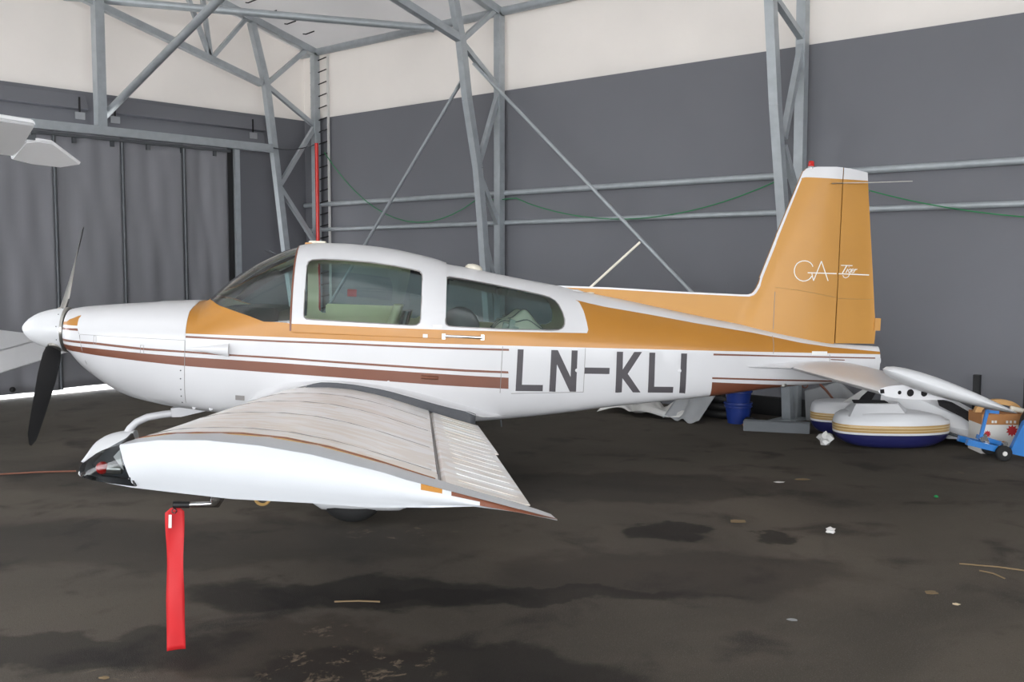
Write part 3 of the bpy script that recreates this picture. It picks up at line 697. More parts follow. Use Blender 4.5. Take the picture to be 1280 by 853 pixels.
# ---- spinner and propeller
b = bmesh.new(); lathe(b, [(0, 0), (.006, .022), (.02, .043), (.05, .075), (.09, .103), (.13, .124), (.18, .142), (.23, .154), (.28, .161), (.322, .165)], (0, 0, 1.132), (1, 0, 0), 48); o = add_obj('spinner', b, 'white2', plane, 60); spinner = o
b = bmesh.new(); lathe(b, [(.322, .163), (.325, .171), (.345, .172), (.349, .167), (.352, .05)], (0, 0, 1.132), (1, 0, 0), 48); add_obj('spinner_ring', b, 'aluminium', plane, 40)['label'] = 'bare metal ring behind the spinner'
for k in range(10):
    a = 2*PI*k/10+.2; b = bmesh.new(); bmesh.ops.create_icosphere(b, subdivisions=1, radius=.005)
    bmesh.ops.translate(b, verts=b.verts, vec=(.30, -.1625*math.cos(a), 1.132+.1625*math.sin(a))); add_obj('screw', b, 'darksteel', spinner, True)
PHI = math.radians(35)
def blade(sgn):
    rad = Vector((0, math.sin(PHI), math.cos(PHI)))*sgn; tan = Vector((0, math.cos(PHI), -math.sin(PHI)))*sgn
    b = bmesh.new(); secs = []
    for i in range(15):
        t_ = i/14; r = .12+.845*t_
        ch = lerp_tab([(0, .085), (.12, .15), (.35, .168), (.65, .15), (.9, .115), (.97, .085), (1, .03)], t_)
        th = lerp_tab([(0, .06), (.2, .026), (.6, .014), (1, .005)], t_)
        be = math.radians(lerp_tab([(0, 44), (.25, 34), (.6, 22), (1, 15)], t_))
        cd = tan*math.cos(be)+Vector((1, 0, 0))*math.sin(be)*PS; nd = tan*(-math.sin(be))*PS+Vector((1, 0, 0))*math.cos(be)
        ctr = Vector((.265, 0, 1.132))+rad*r; s = []
        for k in range(16):
            a = 2*PI*k/16; s.append(ctr+cd*(ch/2*math.cos(a))+nd*(th/2*math.sin(a)*(1 if math.sin(a) < 0 else .55)))
        secs.append(s)
    loft(b, secs)
    b.faces.ensure_lookup_table(); bmesh.ops.recalc_face_normals(b, faces=b.faces)
    for f in b.faces: f.material_index = 1 if f.normal.x > 0 else 0
    o = add_obj('propeller_blade', b, ['aluminium', 'black'], plane, 50)
    # cuff where the blade leaves the spinner
    b = bmesh.new(); tube(b, [Vector((.265, 0, 1.132))+rad*.10, Vector((.265, 0, 1.132))+rad*.17], .05, 16, [.06, .048]); add_obj('blade_root', b, 'aluminium', o, 50)
    return o
PS = -1
blade(1); blade(-1)
partobj['cowling']['label'] = 'engine cowling with brown stripes'
# ---- nose gear
gz = lambda x: x*math.tan(TH)-.0008
b = bmesh.new(); tube(b, [(1.36, 0, .56), (1.22, 0, .525), (1.05, 0, .50), (.93, 0, .475), (.85, 0, .435), (.80, 0, .385), (.775, 0, .34)], .028, 12); ng = add_obj('nose_gear_strut', b, 'white', plane, 50)
b = bmesh.new(); prism(b, [(1.12, -.07, .56), (1.40, -.07, .59), (1.40, -.07, .55), (1.20, -.07, .495), (1.13, -.07, .49)], (0, .14, 0)); add_obj('strut_bracket', b, 'white', ng)
NX = .66; NZ = gz(NX)+.15
b = bmesh.new(); lathe(b, [(-.06, .07), (-.065, .10), (-.05, .135), (-.02, .15), (.02, .15), (.05, .135), (.065, .10), (.06, .07)], (NX, 0, NZ), (0, 1, 0), 32); nw = add_obj('nose_wheel', b, 'rubber', plane, 40)
b = bmesh.new(); lathe(b, [(-.055, 0), (-.06, .04), (-.062, .075), (.062, .075), (.06, .04), (.055, 0)], (NX, 0, NZ), (0, 1, 0), 24); add_obj('wheel_hub', b, 'white', nw, 40)
def pant(name, cx, cy, cz, x0, x1, zb_, zt_, wd, par, cut_back=None):
    b = bmesh.new(); secs = []; N = 18
    for i in range(N+1):
        t_ = i/N; x = x0+(x1-x0)*t_
        e = math.sqrt(max(0, 1-((.42-t_)/.42)**2)) if t_ < .42 else max(0, 1-((t_-.42)/.60)**2)**.8
        e = max(e, .03); top = cz+(zt_-cz)*e; bot = cz-(cz-zb_)*min(1, e*1.25); w = wd*e; s = []
        for k in range(20):
            a = 2*PI*k/20; s.append((x, cy+w*math.copysign(abs(math.cos(a))**.8, math.cos(a)), (top+bot)/2+(top-bot)/2*math.copysign(abs(math.sin(a))**.8, math.sin(a))))
        if cut_back is None or x <= cut_back: secs.append(s)
    loft(b, secs); return add_obj(name, b, 'white2', par, 50)
b = bmesh.new(); secs = []; ft = spline([(.44,.12),(.463,.15),(.50,.205),(.55,.275),(.61,.318),(.68,.348),(.76,.366),(.84,.372)])
for i in range(15):
    x = .442+.398*i/14; tp = ft(x); bt = .118-.03*min(1, (x-.44)/.12); w = .105*math.sqrt(max(.01, 1-(max(0, .84-x)/.40)**2.2))
    secs.append([(x, w*math.copysign(abs(math.cos(a))**.75, math.cos(a)), (tp+bt)/2+(tp-bt)/2*math.copysign(abs(math.sin(a))**.8, math.sin(a))) for a in [2*PI*k/24 for k in range(24)]])
loft(b, secs); add_obj('nose_wheel_fairing', b, 'white2', plane, 50)
# ---- main gear (port and starboard)
for sg in (-1, 1):
    wx, wy = 2.61, 1.62*sg; wz = gz(wx)+.215
    b = bmesh.new(); secs = []
    for t_ in (0, .25, .5, .75, 1):
        y = (.3+(1.54-.3)*t_)*sg; z = .60+(wz-.60)*t_**1.25; x = 2.5+.117*t_; w, h = .09-.035*t_, .032-.008*t_
        secs.append([(x-w, y, z-h), (x+w, y, z-h), (x+w, y, z+h), (x-w, y, z+h)])
    loft(b, secs); add_obj('main_gear_leg', b, 'white', plane, 50)
    b = bmesh.new(); lathe(b, [(-.07, .10), (-.078, .15), (-.06, .195), (-.025, .215), (.025, .215), (.06, .195), (.078, .15), (.07, .10)], (wx, wy, wz), (0, 1, 0), 36); mw = add_obj('main_wheel', b, 'rubber', plane, 40)
    b = bmesh.new(); lathe(b, [(-.05, 0), (-.06, .04), (-.074, .075), (-.08, .11), (.08, .11), (.074, .075), (.06, .04), (.05, 0)], (wx, wy, wz), (0, 1, 0), 28); add_obj('wheel_hub', b, 'white2', mw, 40)
    pant('wheel_fairing', wx, wy, wz+.06, 2.28, 3.15, wz-.14, wz+.26, .135, plane)

# ---- wings
UPS = [(1.945,.985),(1.947,1.010),(1.953,1.025),(1.965,1.042),(1.985,1.058),(2.03,1.078),(2.12,1.100),(2.2,1.109),(2.36,1.113),(2.52,1.103),(2.68,1.076),(2.8,1.047),(2.9,1.017),(3.0,.987),(3.08,.963)]
LOS = [(3.08,.893),(2.85,.900),(2.67,.910),(2.42,.924),(2.21,.944),(2.107,.956),(2.0,.968),(1.965,.975),(1.950,.980)]
DIH, YT = .077, 4.40
fUp = spline(UPS[2:]+[(3.2,.928),(3.41,.874)]); fLo = spline([(x, z) for x, z in LOS[::-1]]+[(3.25,.886),(3.41,.868)])
zo = lambda y: DIH*(abs(y)-YT)
zup = lambda x, y: fUp(x)+zo(y)
def wing_side(sg):
    ys = [.45, .7, 1.2, 2.0, 3.0, 4.0, YT]
    b = bmesh.new(); secs = [[(x, sg*y, z+zo(y)) for x, z in UPS+LOS] for y in ys]; loft(b, secs)
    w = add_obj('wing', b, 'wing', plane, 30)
    for nm, y0, y1, te in (('flap', .66, 2.60, 3.44), ('aileron', 2.62, 4.392, 3.415)):
        b = bmesh.new(); secs = []
        pr = [(3.092, .93), (3.095, .945), (3.11, .953), (3.15, .942), (3.25, .915), (te-.06, .885), (te, .871), (te, .867), (te-.08, .872), (3.25, .884), (3.14, .890), (3.10, .905)]
        dz = -.006 if nm == 'flap' else .004
        for y in [y0+(y1-y0)*i/6 for i in range(7)]: secs.append([(x, sg*y, z+zo(y)+dz*(x-3.09)/.3) for x, z in pr])
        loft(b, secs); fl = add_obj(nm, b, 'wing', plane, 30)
        for i in range(9):      # pressed stiffening ribs
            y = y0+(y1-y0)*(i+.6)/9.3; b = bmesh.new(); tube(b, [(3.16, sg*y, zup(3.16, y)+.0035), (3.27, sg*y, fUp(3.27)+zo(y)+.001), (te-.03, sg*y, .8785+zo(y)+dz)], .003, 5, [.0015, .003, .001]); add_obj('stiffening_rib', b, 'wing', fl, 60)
    # skin lap seams
    for y in (1.55, 2.45, 3.35, 4.2):
        pp = [(x, sg*y, zup(x, y)+.0006) for x in (1.966, 1.99, 2.03, 2.08, 2.15, 2.25, 2.4, 2.55, 2.7, 2.85, 2.97, 3.06)]
        strip('skin_seam', pp, .0018, 'seam', w, 4)
    strip('hinge_strip', [(3.086, sg*y, .957+zo(y)) for y in (.88, 2, 3.2, 4.39)], .0035, 'seam', w)
    # pinstripes at the tip seam
    for y, m_, r in ((4.415, 'goldtape', .004), (4.44, 'brown', .006), (4.47, 'goldtape', .0035)):
        strip('tip_pinstripe', [(x, sg*y, zup(x, y)+r*.1) for x in [1.956, 1.966, 1.985, 2.03, 2.08, 2.15, 2.25, 2.4, 2.55, 2.7, 2.85, 3.0, 3.07]], r, m_, w, 5)
    return w
def tip_section(y, scale=1, ctop=None):
    CT = [(1.942,1.020),(1.946,1.040),(1.955,1.055),(1.996,1.087),(2.069,1.117),(2.187,1.134),(2.333,1.137),(2.497,1.124),(2.663,1.099),(2.9,1.044),(2.971,1.022),(3.082,.996),(3.214,.964),(3.347,.931),(3.472,.899)]
    CB = [(3.472,.896),(3.336,.922),(3.195,.938),(3.057,.932),(2.851,.929),(2.667,.940),(2.418,.949),(2.213,.969),(2.107,.980),(1.978,1.002),(1.948,1.010)]
    return CT+CB
def wing_tip(sg):
    base = tip_section(0)
    def mid(x): return lerp_tab([(1.94, 1.015), (2.2, 1.06), (2.6, 1.02), (3.1, .962), (3.472, .898)], x)
    secs = []
    # skin meeting the wing, then the crease, then the bulged end face
    def wsec(y, k):
        out = []
        for i, (x, z) in enumerate(base):
            top = i < 15; xx = min(x, 3.40+.072*k)
            zw = (fUp(min(x, 3.41)) if x > 1.953 else z-.030) if top else (fLo(min(x, 3.41)) if x > 1.95 else z-.030)
            if x > 3.41: zw = (z if k > .5 else zw)
            zz = (zw+zo(y))*(1-k)+(z)*k if k < 1 else z
            out.append((xx, sg*y, zz))
        return out
    secs.append(wsec(YT+.003, 0)); secs.append(wsec(4.55, .5)); secs.append(wsec(4.64, .8)); secs.append(wsec(4.70, 1))
    secs.append([(x+(0.004 if x < 2 else 0), sg*(4.705-.02*max(0, (x-2.9)/.57)), mid(x)+(z-mid(x))*(.93 if i < 15 else .80)) for i, (x, z) in enumerate(base)])
    secs.append([(x+(.012 if x < 2 else 0), sg*(4.718-.03*max(0, (x-2.9)/.57)), mid(x)+(z-mid(x))*(.55 if i < 15 else .42)) for i, (x, z) in enumerate(base)])
    b = bmesh.new(); loft(b, secs, True, False)
    # close the end face down the middle
    last = list(b.verts)[-len(base):]; n = len(base)
    for i in range(13):
        j = n-2-i*(n-16)/13
    ne = len(base)-1
    topv = last[:15]; botv = last[15:][::-1]
    # pair strips by x
    mids = [b.verts.new((v.co.x, sg*(4.722-.03*max(0, (v.co.x-2.9)/.57)), mid(v.co.x))) for v in topv]
    for i in range(14): b.faces.new((topv[i], topv[i+1], mids[i+1], mids[i]))
    bm_ = [min(mids, key=lambda m: abs(m.co.x-v.co.x)) for v in botv]
    for i in range(len(botv)-1):
        a, c = mids.index(bm_[i]), mids.index(bm_[i+1])
        f = [botv[i], botv[i+1]]+[mids[k] for k in range(c, a-1, -1)]
        if len(set(f)) >= 3: b.faces.new(f)
    bmesh.ops.recalc_face_normals(b, faces=b.faces)
    LZ = [(1.90, 1.022), (1.955, 1.012), (2.112, .990), (2.10, 1.02), (2.067, 1.118), (2.063, 1.20), (1.90, 1.20)]
    LZ = [(1.90, .998), (1.985, .998), (2.116, .984), (2.103, 1.02), (2.070, 1.112), (2.066, 1.135), (1.90, 1.135)]
    cut_xz(b, LZ); cut_xz(b, [(3.02, .7), (3.02, 1.2), (3.09, 1.2), (3.09, .7)]); cut_xz(b, [(3.12, .7), (3.12, 1.2), (3.6, 1.2)], 0, False)
    lens = []
    for f in b.faces:
        c = f.calc_center_median()
        if in_poly(c.x, c.z, LZ) and abs(c.y) > 4.65: lens.append(f)
        elif abs(c.y) > 4.68 and abs(c.y) < 4.7056 and c.z > mid(c.x):
            if 3.02 < c.x < 3.09: f.material_index = 1
            elif c.x > 3.12: f.material_index = 2
    lb = bmesh.new(); mp = {}
    for f in lens:
        lb.faces.new([mp.setdefault(v, None) or mp.__setitem__(v, lb.verts.new(v.co)) or mp[v] for v in f.verts])
    bmesh.ops.delete(b, geom=lens, context='FACES')
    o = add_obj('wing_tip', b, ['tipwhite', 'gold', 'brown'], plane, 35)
    ln = add_obj('light_lens', lb, 'lens', o, 35); ln['label'] = 'clear lens over the red wing tip light'
    # light bay: dark pocket, red lamp, white reflector
    bb = bmesh.new(); prism(bb, [(2.118, sg*4.56, .985), (2.118, sg*4.715, .987), (2.066, sg*4.695, 1.115), (2.064, sg*4.56, 1.13)], (.006, 0, 0)); add_obj('light_bay', bb, 'black', o)
    bb = bmesh.new(); loft(bb, [[(x, sg*4.60, z) for x, z in ((1.955, 1.03), (2.0, 1.085), (2.066, 1.125), (2.118, .985), (1.985, .997))]]*1+[[(x, sg*4.606, z) for x, z in ((1.955, 1.03), (2.0, 1.085), (2.066, 1.125), (2.118, .985), (1.985, .997))]]); add_obj('light_bay', bb, 'darksteel', o)
    bb = bmesh.new(); bmesh.ops.create_uvsphere(bb, u_segments=16, v_segments=10, radius=.021); bmesh.ops.translate(bb, verts=bb.verts, vec=(2.006, sg*4.668, 1.035)); add_obj('navigation_lamp', bb, 'redglass', o, True)['label'] = 'red navigation lamp'
    bb = bmesh.new(); lathe(bb, [(0, .015), (.05, .017)], (2.016, sg*4.665, 1.032), (1, 0, 0), 12); add_obj('lamp_socket', bb, 'aluminium', o, 40)
    bb = bmesh.new(); prism(bb, [(2.045, sg*4.68, 1.075), (2.066, sg*4.68, 1.10), (2.072, sg*4.69, 1.065), (2.082, sg*4.695, 1.035), (2.074, sg*4.69, 1.04)], (0, sg*.006, 0)); add_obj('reflector', bb, 'cardw', o)
    for q in ((2.085, 1.05), (2.10, 1.005), (2.112, .993)):
        bb = bmesh.new(); bmesh.ops.create_icosphere(bb, subdivisions=1, radius=.006); bmesh.ops.translate(bb, verts=bb.verts, vec=(q[0]-.004, sg*4.69, q[1])); add_obj('screw', bb, 'chrome', o, True)
    return o
pw = wing_side(-1); wing_side(1)
wing_tip(-1); wing_tip(1)
# wing root fillets
FZ = spline([(1.775,.70),(1.79,.735),(1.819,.775),(1.926,.824),(2.059,.851),(2.193,.861),(2.45,.862),(2.8,.835),(3.1,.775),(3.35,.70),(3.46,.672),(3.56,.645),(3.64,.628)])
for sg in (-1, 1):
    b = bmesh.new(); g = []
    for i in range(33):
        x = 1.775+(3.64-1.775)*(i/32); zf = FZ(x)
        yo = .60 if x > 2.0 else .55+.05*max(0, (x-1.775)/.225)
        zw = zup(min(max(x, 1.96), 3.41), .6)+.004+lerp_tab([(2.15, 0), (2.28, .034), (2.6, .036), (2.87, .05), (3.22, .066), (3.40, .075), (3.44, .01)], x)
        if x < 1.96: zw = .70+(zw-.70)*max(0, (x-1.775)/.185)
        if x > 3.41: zw = .58
        if x > 3.44: q = (x-3.44)/.20; zw = .635-.02*q; yo = .60+(hw(x, .62)-.006-.60)*q**1.3
        yf = hw(x, zf)-.004; row = []
        for k in range(7):
            t_ = k/6; s = t_*PI/2
            y = yf+(yo-yf)*(1-math.cos(s)); z = zf+(zw-zf)*math.sin(s)
            row.append(b.verts.new((x, sg*y, z)))
        g.append(row)
    for a, c in zip(g, g[1:]):
        for k in range(6): b.faces.new((a[k], a[k+1], c[k+1], c[k]))
    fo = add_obj('wing_root_fillet', b, 'white', plane, True); fo.modifiers.new('thick', 'SOLIDIFY').thickness = .005
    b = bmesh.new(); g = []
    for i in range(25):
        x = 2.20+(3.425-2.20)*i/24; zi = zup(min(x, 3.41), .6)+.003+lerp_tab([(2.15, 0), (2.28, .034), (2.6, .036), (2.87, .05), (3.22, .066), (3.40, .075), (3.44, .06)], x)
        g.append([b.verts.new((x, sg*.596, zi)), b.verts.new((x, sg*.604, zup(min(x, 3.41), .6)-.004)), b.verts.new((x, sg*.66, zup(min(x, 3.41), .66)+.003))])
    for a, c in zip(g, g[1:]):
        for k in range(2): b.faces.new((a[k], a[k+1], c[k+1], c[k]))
    o = add_obj('root_strip', b, 'rootgrey', fo, 40); o.modifiers.new('thick', 'SOLIDIFY').thickness = .004; o['label'] = 'dark grey strip'  # dark grey band along the wing root below the fillet
# pitot, tie-down rings, under-wing panel
b = bmesh.new(); tube(b, [(2.20, -3.8, .90), (2.20, -3.8, .74), (2.19, -3.8, .722), (2.172, -3.8, .714), (2.075, -3.8, .711)], .014, 10, [.028, .03, .026, .012, .011]); pit = add_obj('pitot_tube', b, 'chrome', plane, 50)
b = bmesh.new(); tube(b, [(2.09, -3.8, .7115), (2.025, -3.8, .7105)], .014, 10); add_obj('pitot_cover', b, 'black', pit, 50)
for y, x in ((-4.33, 2.46), (4.33, 2.46)):
    zc = fLo(x)+zo(y)-.034; b = bmesh.new(); tube(b, [(x+.026*math.cos(a), y, zc-.012+.026*math.sin(a)) for a in [2*PI*k/20 for k in range(21)]], .006, 6, caps=False); add_obj('tie_down_ring', b, 'goldtape', plane, 60)
b = bmesh.new(); lathe(b, [(0, .09), (.006, .085), (.012, 0)], (2.2, -4.2, fLo(2.2)+zo(4.2)-.002), (0, 0, -1), 20); add_obj('inspection_cap', b, 'white', pw, 40)

# ---- fin, rudder, dorsal fin: skins with side-view outlines
LEX = lambda z: 5.702+(z-1.743)*(6.003-5.702)/(2.581-1.743)
def fin_t(x, z):
    le = LEX(z); te = 6.69-(z-1.2)*.092; c = te-le; u = (x-le)/c
    tt = .058-.018*(z-1.3)
    base = .010+.022*max(0, 1-max(0, le-x)/1.6)*0
    if u <= 0: return .011
    p = 5*(.2969*math.sqrt(u)-.126*u-.3516*u*u+.2843*u**3-.1015*u**4)*2
    return max(.011 if u < .3 else .003, tt*p/1.0*.98)
def fin_skin(outline, name, mats, paint, x0, x1, z0, z1, nx, nz, tf=fin_t):
    b = bmesh.new(); objs = []
    allv = []; 
    for sg in (-1, 1):
        gb = [[b.verts.new((x0+(x1-x0)*i/nx, sg*.05, z0+(z1-z0)*j/nz)) for i in range(nx+1)] for j in range(nz+1)]
        for j in range(nz):
            for i in range(nx):
                f = (gb[j][i], gb[j][i+1], gb[j+1][i+1], gb[j+1][i]); b.faces.new(f if sg < 0 else f[::-1])
    cut_xz(b, outline)
    for q, mi in paint: cut_xz(b, q)
    kill = []
    for f in b.faces:
        c = f.calc_center_median()
        if not in_poly(c.x, c.z, outline): kill.append(f); continue
        for q, mi in paint:
            if in_poly(c.x, c.z, q): f.material_index = mi
    bmesh.ops.delete(b, geom=kill, context='FACES')
    edge = [e for e in b.edges if e.is_boundary]
    for v in b.verts: v.co.y = math.copysign(tf(v.co.x, v.co.z), v.co.y)
    # close the rim
    key = {}
    for v in {v for e in edge for v in e.verts}: key.setdefault((round(v.co.x, 4), round(v.co.z, 4)), {})[v.co.y > 0] = v
    mat = {}
    for e in edge:
        a, c = e.verts
        if a.co.y > 0: continue
        ka, kc = [(round(v.co.x, 4), round(v.co.z, 4)) for v in (a, c)]
        if True in key[ka] and True in key[kc]:
            try:
                f = b.faces.new((a, c, key[kc][True], key[ka][True])); f.material_index = e.link_faces[0].material_index
            except ValueError: pass
    return add_obj(name, b, mats, plane, 50)
HX = lambda z: 6.333-(z-1.224)*.008
LEo = [(5.702,1.743),(5.841,2.145),(5.971,2.498),(6.001,2.579),(6.012,2.598),(6.034,2.613),(6.113,2.628),(6.265,2.635)]
FIN = [(5.822,1.285),(5.81,1.50),(5.808,2.05)]+LEo[2:]+[(6.327,2.633),(6.327,2.50),(6.331,1.8),(6.331,1.22)]
FIN = [(5.815,1.290),(5.815,2.07),(5.841,2.145)]+LEo[2:]+[(6.327,2.633),(6.327,2.49),(6.334,1.8),(6.336,1.20)]
CAPW = [(5.993,2.527),(6.002,2.537),(6.025,2.542),(6.7,2.538),(6.7,2.7),(5.9,2.7),(5.9,2.40),(5.966,2.52)]
LEW = [(5.70,1.82),(5.745,1.82),(5.993,2.527),(5.96,2.56),(5.9,2.5)]
fin = fin_skin(FIN, 'tail_fin', ['goldfin', 'white'], [(CAPW, 1), ([(5.60,1.55),(5.722,1.743),(5.861,2.145),(5.99,2.51),(6.0,2.56),(5.9,2.6)], 1)], 5.78, 6.36, 1.15, 2.66, 20, 44)
DOR = [(4.03,1.605),(4.495,1.605),(5.006,1.593),(5.55,1.588),(5.605,1.589),(5.640,1.600),(5.665,1.625),(5.680,1.66),(5.691,1.70),(5.702,1.743),(5.815,2.068),(5.815,1.27),(5.2,1.36),(4.7,1.45),(4.2,1.55)]
DORW = [(4.0,1.60),(4.03,1.592),(4.495,1.591),(5.006,1.579),(5.55,1.573),(5.612,1.573),(5.652,1.585),(5.681,1.613),(5.698,1.652),(5.71,1.70),(5.722,1.743),(5.84,2.075),(5.6,2.1),(5.5,1.65),(4.0,1.65)]
dor = fin_skin(DOR, 'dorsal_fin', ['goldfin', 'white'], [(DORW, 1)], 4.0, 5.84, 1.2, 2.09, 40, 22)
RUD = [(6.334,2.50),(6.334,2.632),(6.383,2.629),(6.542,2.605),(6.558,2.457),(6.60,2.11),(6.64,1.778),(6.665,1.56),(6.692,1.344),(6.688,1.226),(6.346,1.222),(6.341,1.8)]
rud = fin_skin(RUD, 'rudder', ['goldfin', 'white'], [(CAPW, 1)], 6.32, 6.72, 1.2, 2.66, 12, 40)
b = bmesh.new(); box(b, (6.70, 0, 1.385), (.05, .03, .10)); add_obj('rudder_trim_tab', b, 'goldfin', rud)
strip('fin_panel_seam', [(5.816, -fin_t(5.816, z)-.001, z) for z in (1.32, 1.4, 1.5, 1.62)], .0025, 'seam', dor, 4)
strip('fin_panel_seam', [(x, -fin_t(x, z)-.0008, z) for x, z in ((5.82, 1.655), (5.95, 1.645), (6.1, 1.627), (6.22, 1.607), (6.32, 1.595))], .002, 'goldtape', fin, 4)
strip('fin_panel_seam', [(x, -fin_t(x, 1.585)-.0008, 1.585) for x in (6.345, 6.45, 6.55, 6.65)], .002, 'goldtape', rud, 4)
b = bmesh.new(); lathe(b, [(0, .028), (.012, .028), (.02, .024)], (6.072, 0, 2.612), (0, 0, 1), 20); bcn = add_obj('beacon_base', b, 'chrome', fin, 40)
b = bmesh.new(); lathe(b, [(.02, .024), (.055, .023), (.062, .018), (.065, 0)], (6.072, 0, 2.612), (0, 0, 1), 20); add_obj('beacon', b, 'redglass', fin, 40)['label'] = 'red rotating beacon'
for sg in (-1, 1):
    strip('navigation_antenna', [(6.23, sg*.05, 2.500), (6.33, sg*.085, 2.505), (6.55, sg*.16, 2.514), (6.80, sg*.25, 2.527)] if sg < 0 else [(6.23, .05, 2.50), (6.33, .09, 2.503), (6.6, .30, 2.50), (6.78, .45, 2.495)], .004, 'aluminium', fin)
# lettering strokes on the tail
def stroke(pts, w, name='tail_lettering', par=None, off=.0015):
    b = bmesh.new(); pts = [Vector((x, z)) for x, z in pts]; n = len(pts); L_, R_ = [], []
    for i, p in enumerate(pts):
        d = (pts[min(i+1, n-1)]-pts[max(i-1, 0)]); d.normalize(); q = Vector((-d.y, d.x))*w/2
        for lst, s in ((L_, 1), (R_, -1)):
            u = p+q*s; lst.append(b.verts.new((u.x, -fin_t(u.x, u.y)-off, u.y)))
    for i in range(n-1): b.faces.new((L_[i], L_[i+1], R_[i+1], R_[i]))
    o = add_obj(name, b, 'label', par or fin); o.modifiers.new('thick', 'SOLIDIFY').thickness = .001; return o
stroke([(6.118,1.832),(6.108,1.850),(6.094,1.863),(6.072,1.873),(6.05,1.876),(6.027,1.874),(6.005,1.866),(5.985,1.852),(5.972,1.831),(5.965,1.805),(5.966,1.780),(5.974,1.756),(5.99,1.736),(6.014,1.720),(6.040,1.714),(6.062,1.716),(6.087,1.726),(6.102,1.740),(6.113,1.757)], .0075)
stroke([(6.129,1.719),(6.158,1.80),(6.187,1.879)], .0075); stroke([(6.187,1.879),(6.22,1.80),(6.253,1.723)], .0075); stroke([(6.112,1.777),(6.129,1.719)], .006)
stroke([(6.077,1.782),(6.2,1.783),(6.322,1.784)], .008); stroke([(6.338,1.784),(6.45,1.784),(6.606,1.783)], .008, par=rud)
stroke([(6.356,1.852),(6.41,1.853),(6.456,1.853)], .006, par=rud); stroke([(6.405,1.851),(6.39,1.822),(6.371,1.789)], .008, par=rud)
stroke([(6.417,1.826),(6.402,1.794)], .007, par=rud); stroke([(6.424,1.839),(6.427,1.844)], .006, par=rud)
stroke([(6.443,1.826),(6.430,1.822),(6.422,1.809),(6.427,1.796),(6.440,1.803),(6.447,1.816)], .006, par=rud); stroke([(6.449,1.827),(6.434,1.78),(6.422,1.761),(6.404,1.753),(6.386,1.758),(6.377,1.773)], .0055, par=rud)
stroke([(6.450,1.808),(6.463,1.813),(6.470,1.822),(6.461,1.829),(6.450,1.815),(6.451,1.800),(6.461,1.796),(6.474,1.803)], .005, par=rud)
stroke([(6.482,1.828),(6.469,1.796)], .006, par=rud); stroke([(6.474,1.81),(6.484,1.822),(6.499,1.826)], .005, par=rud)

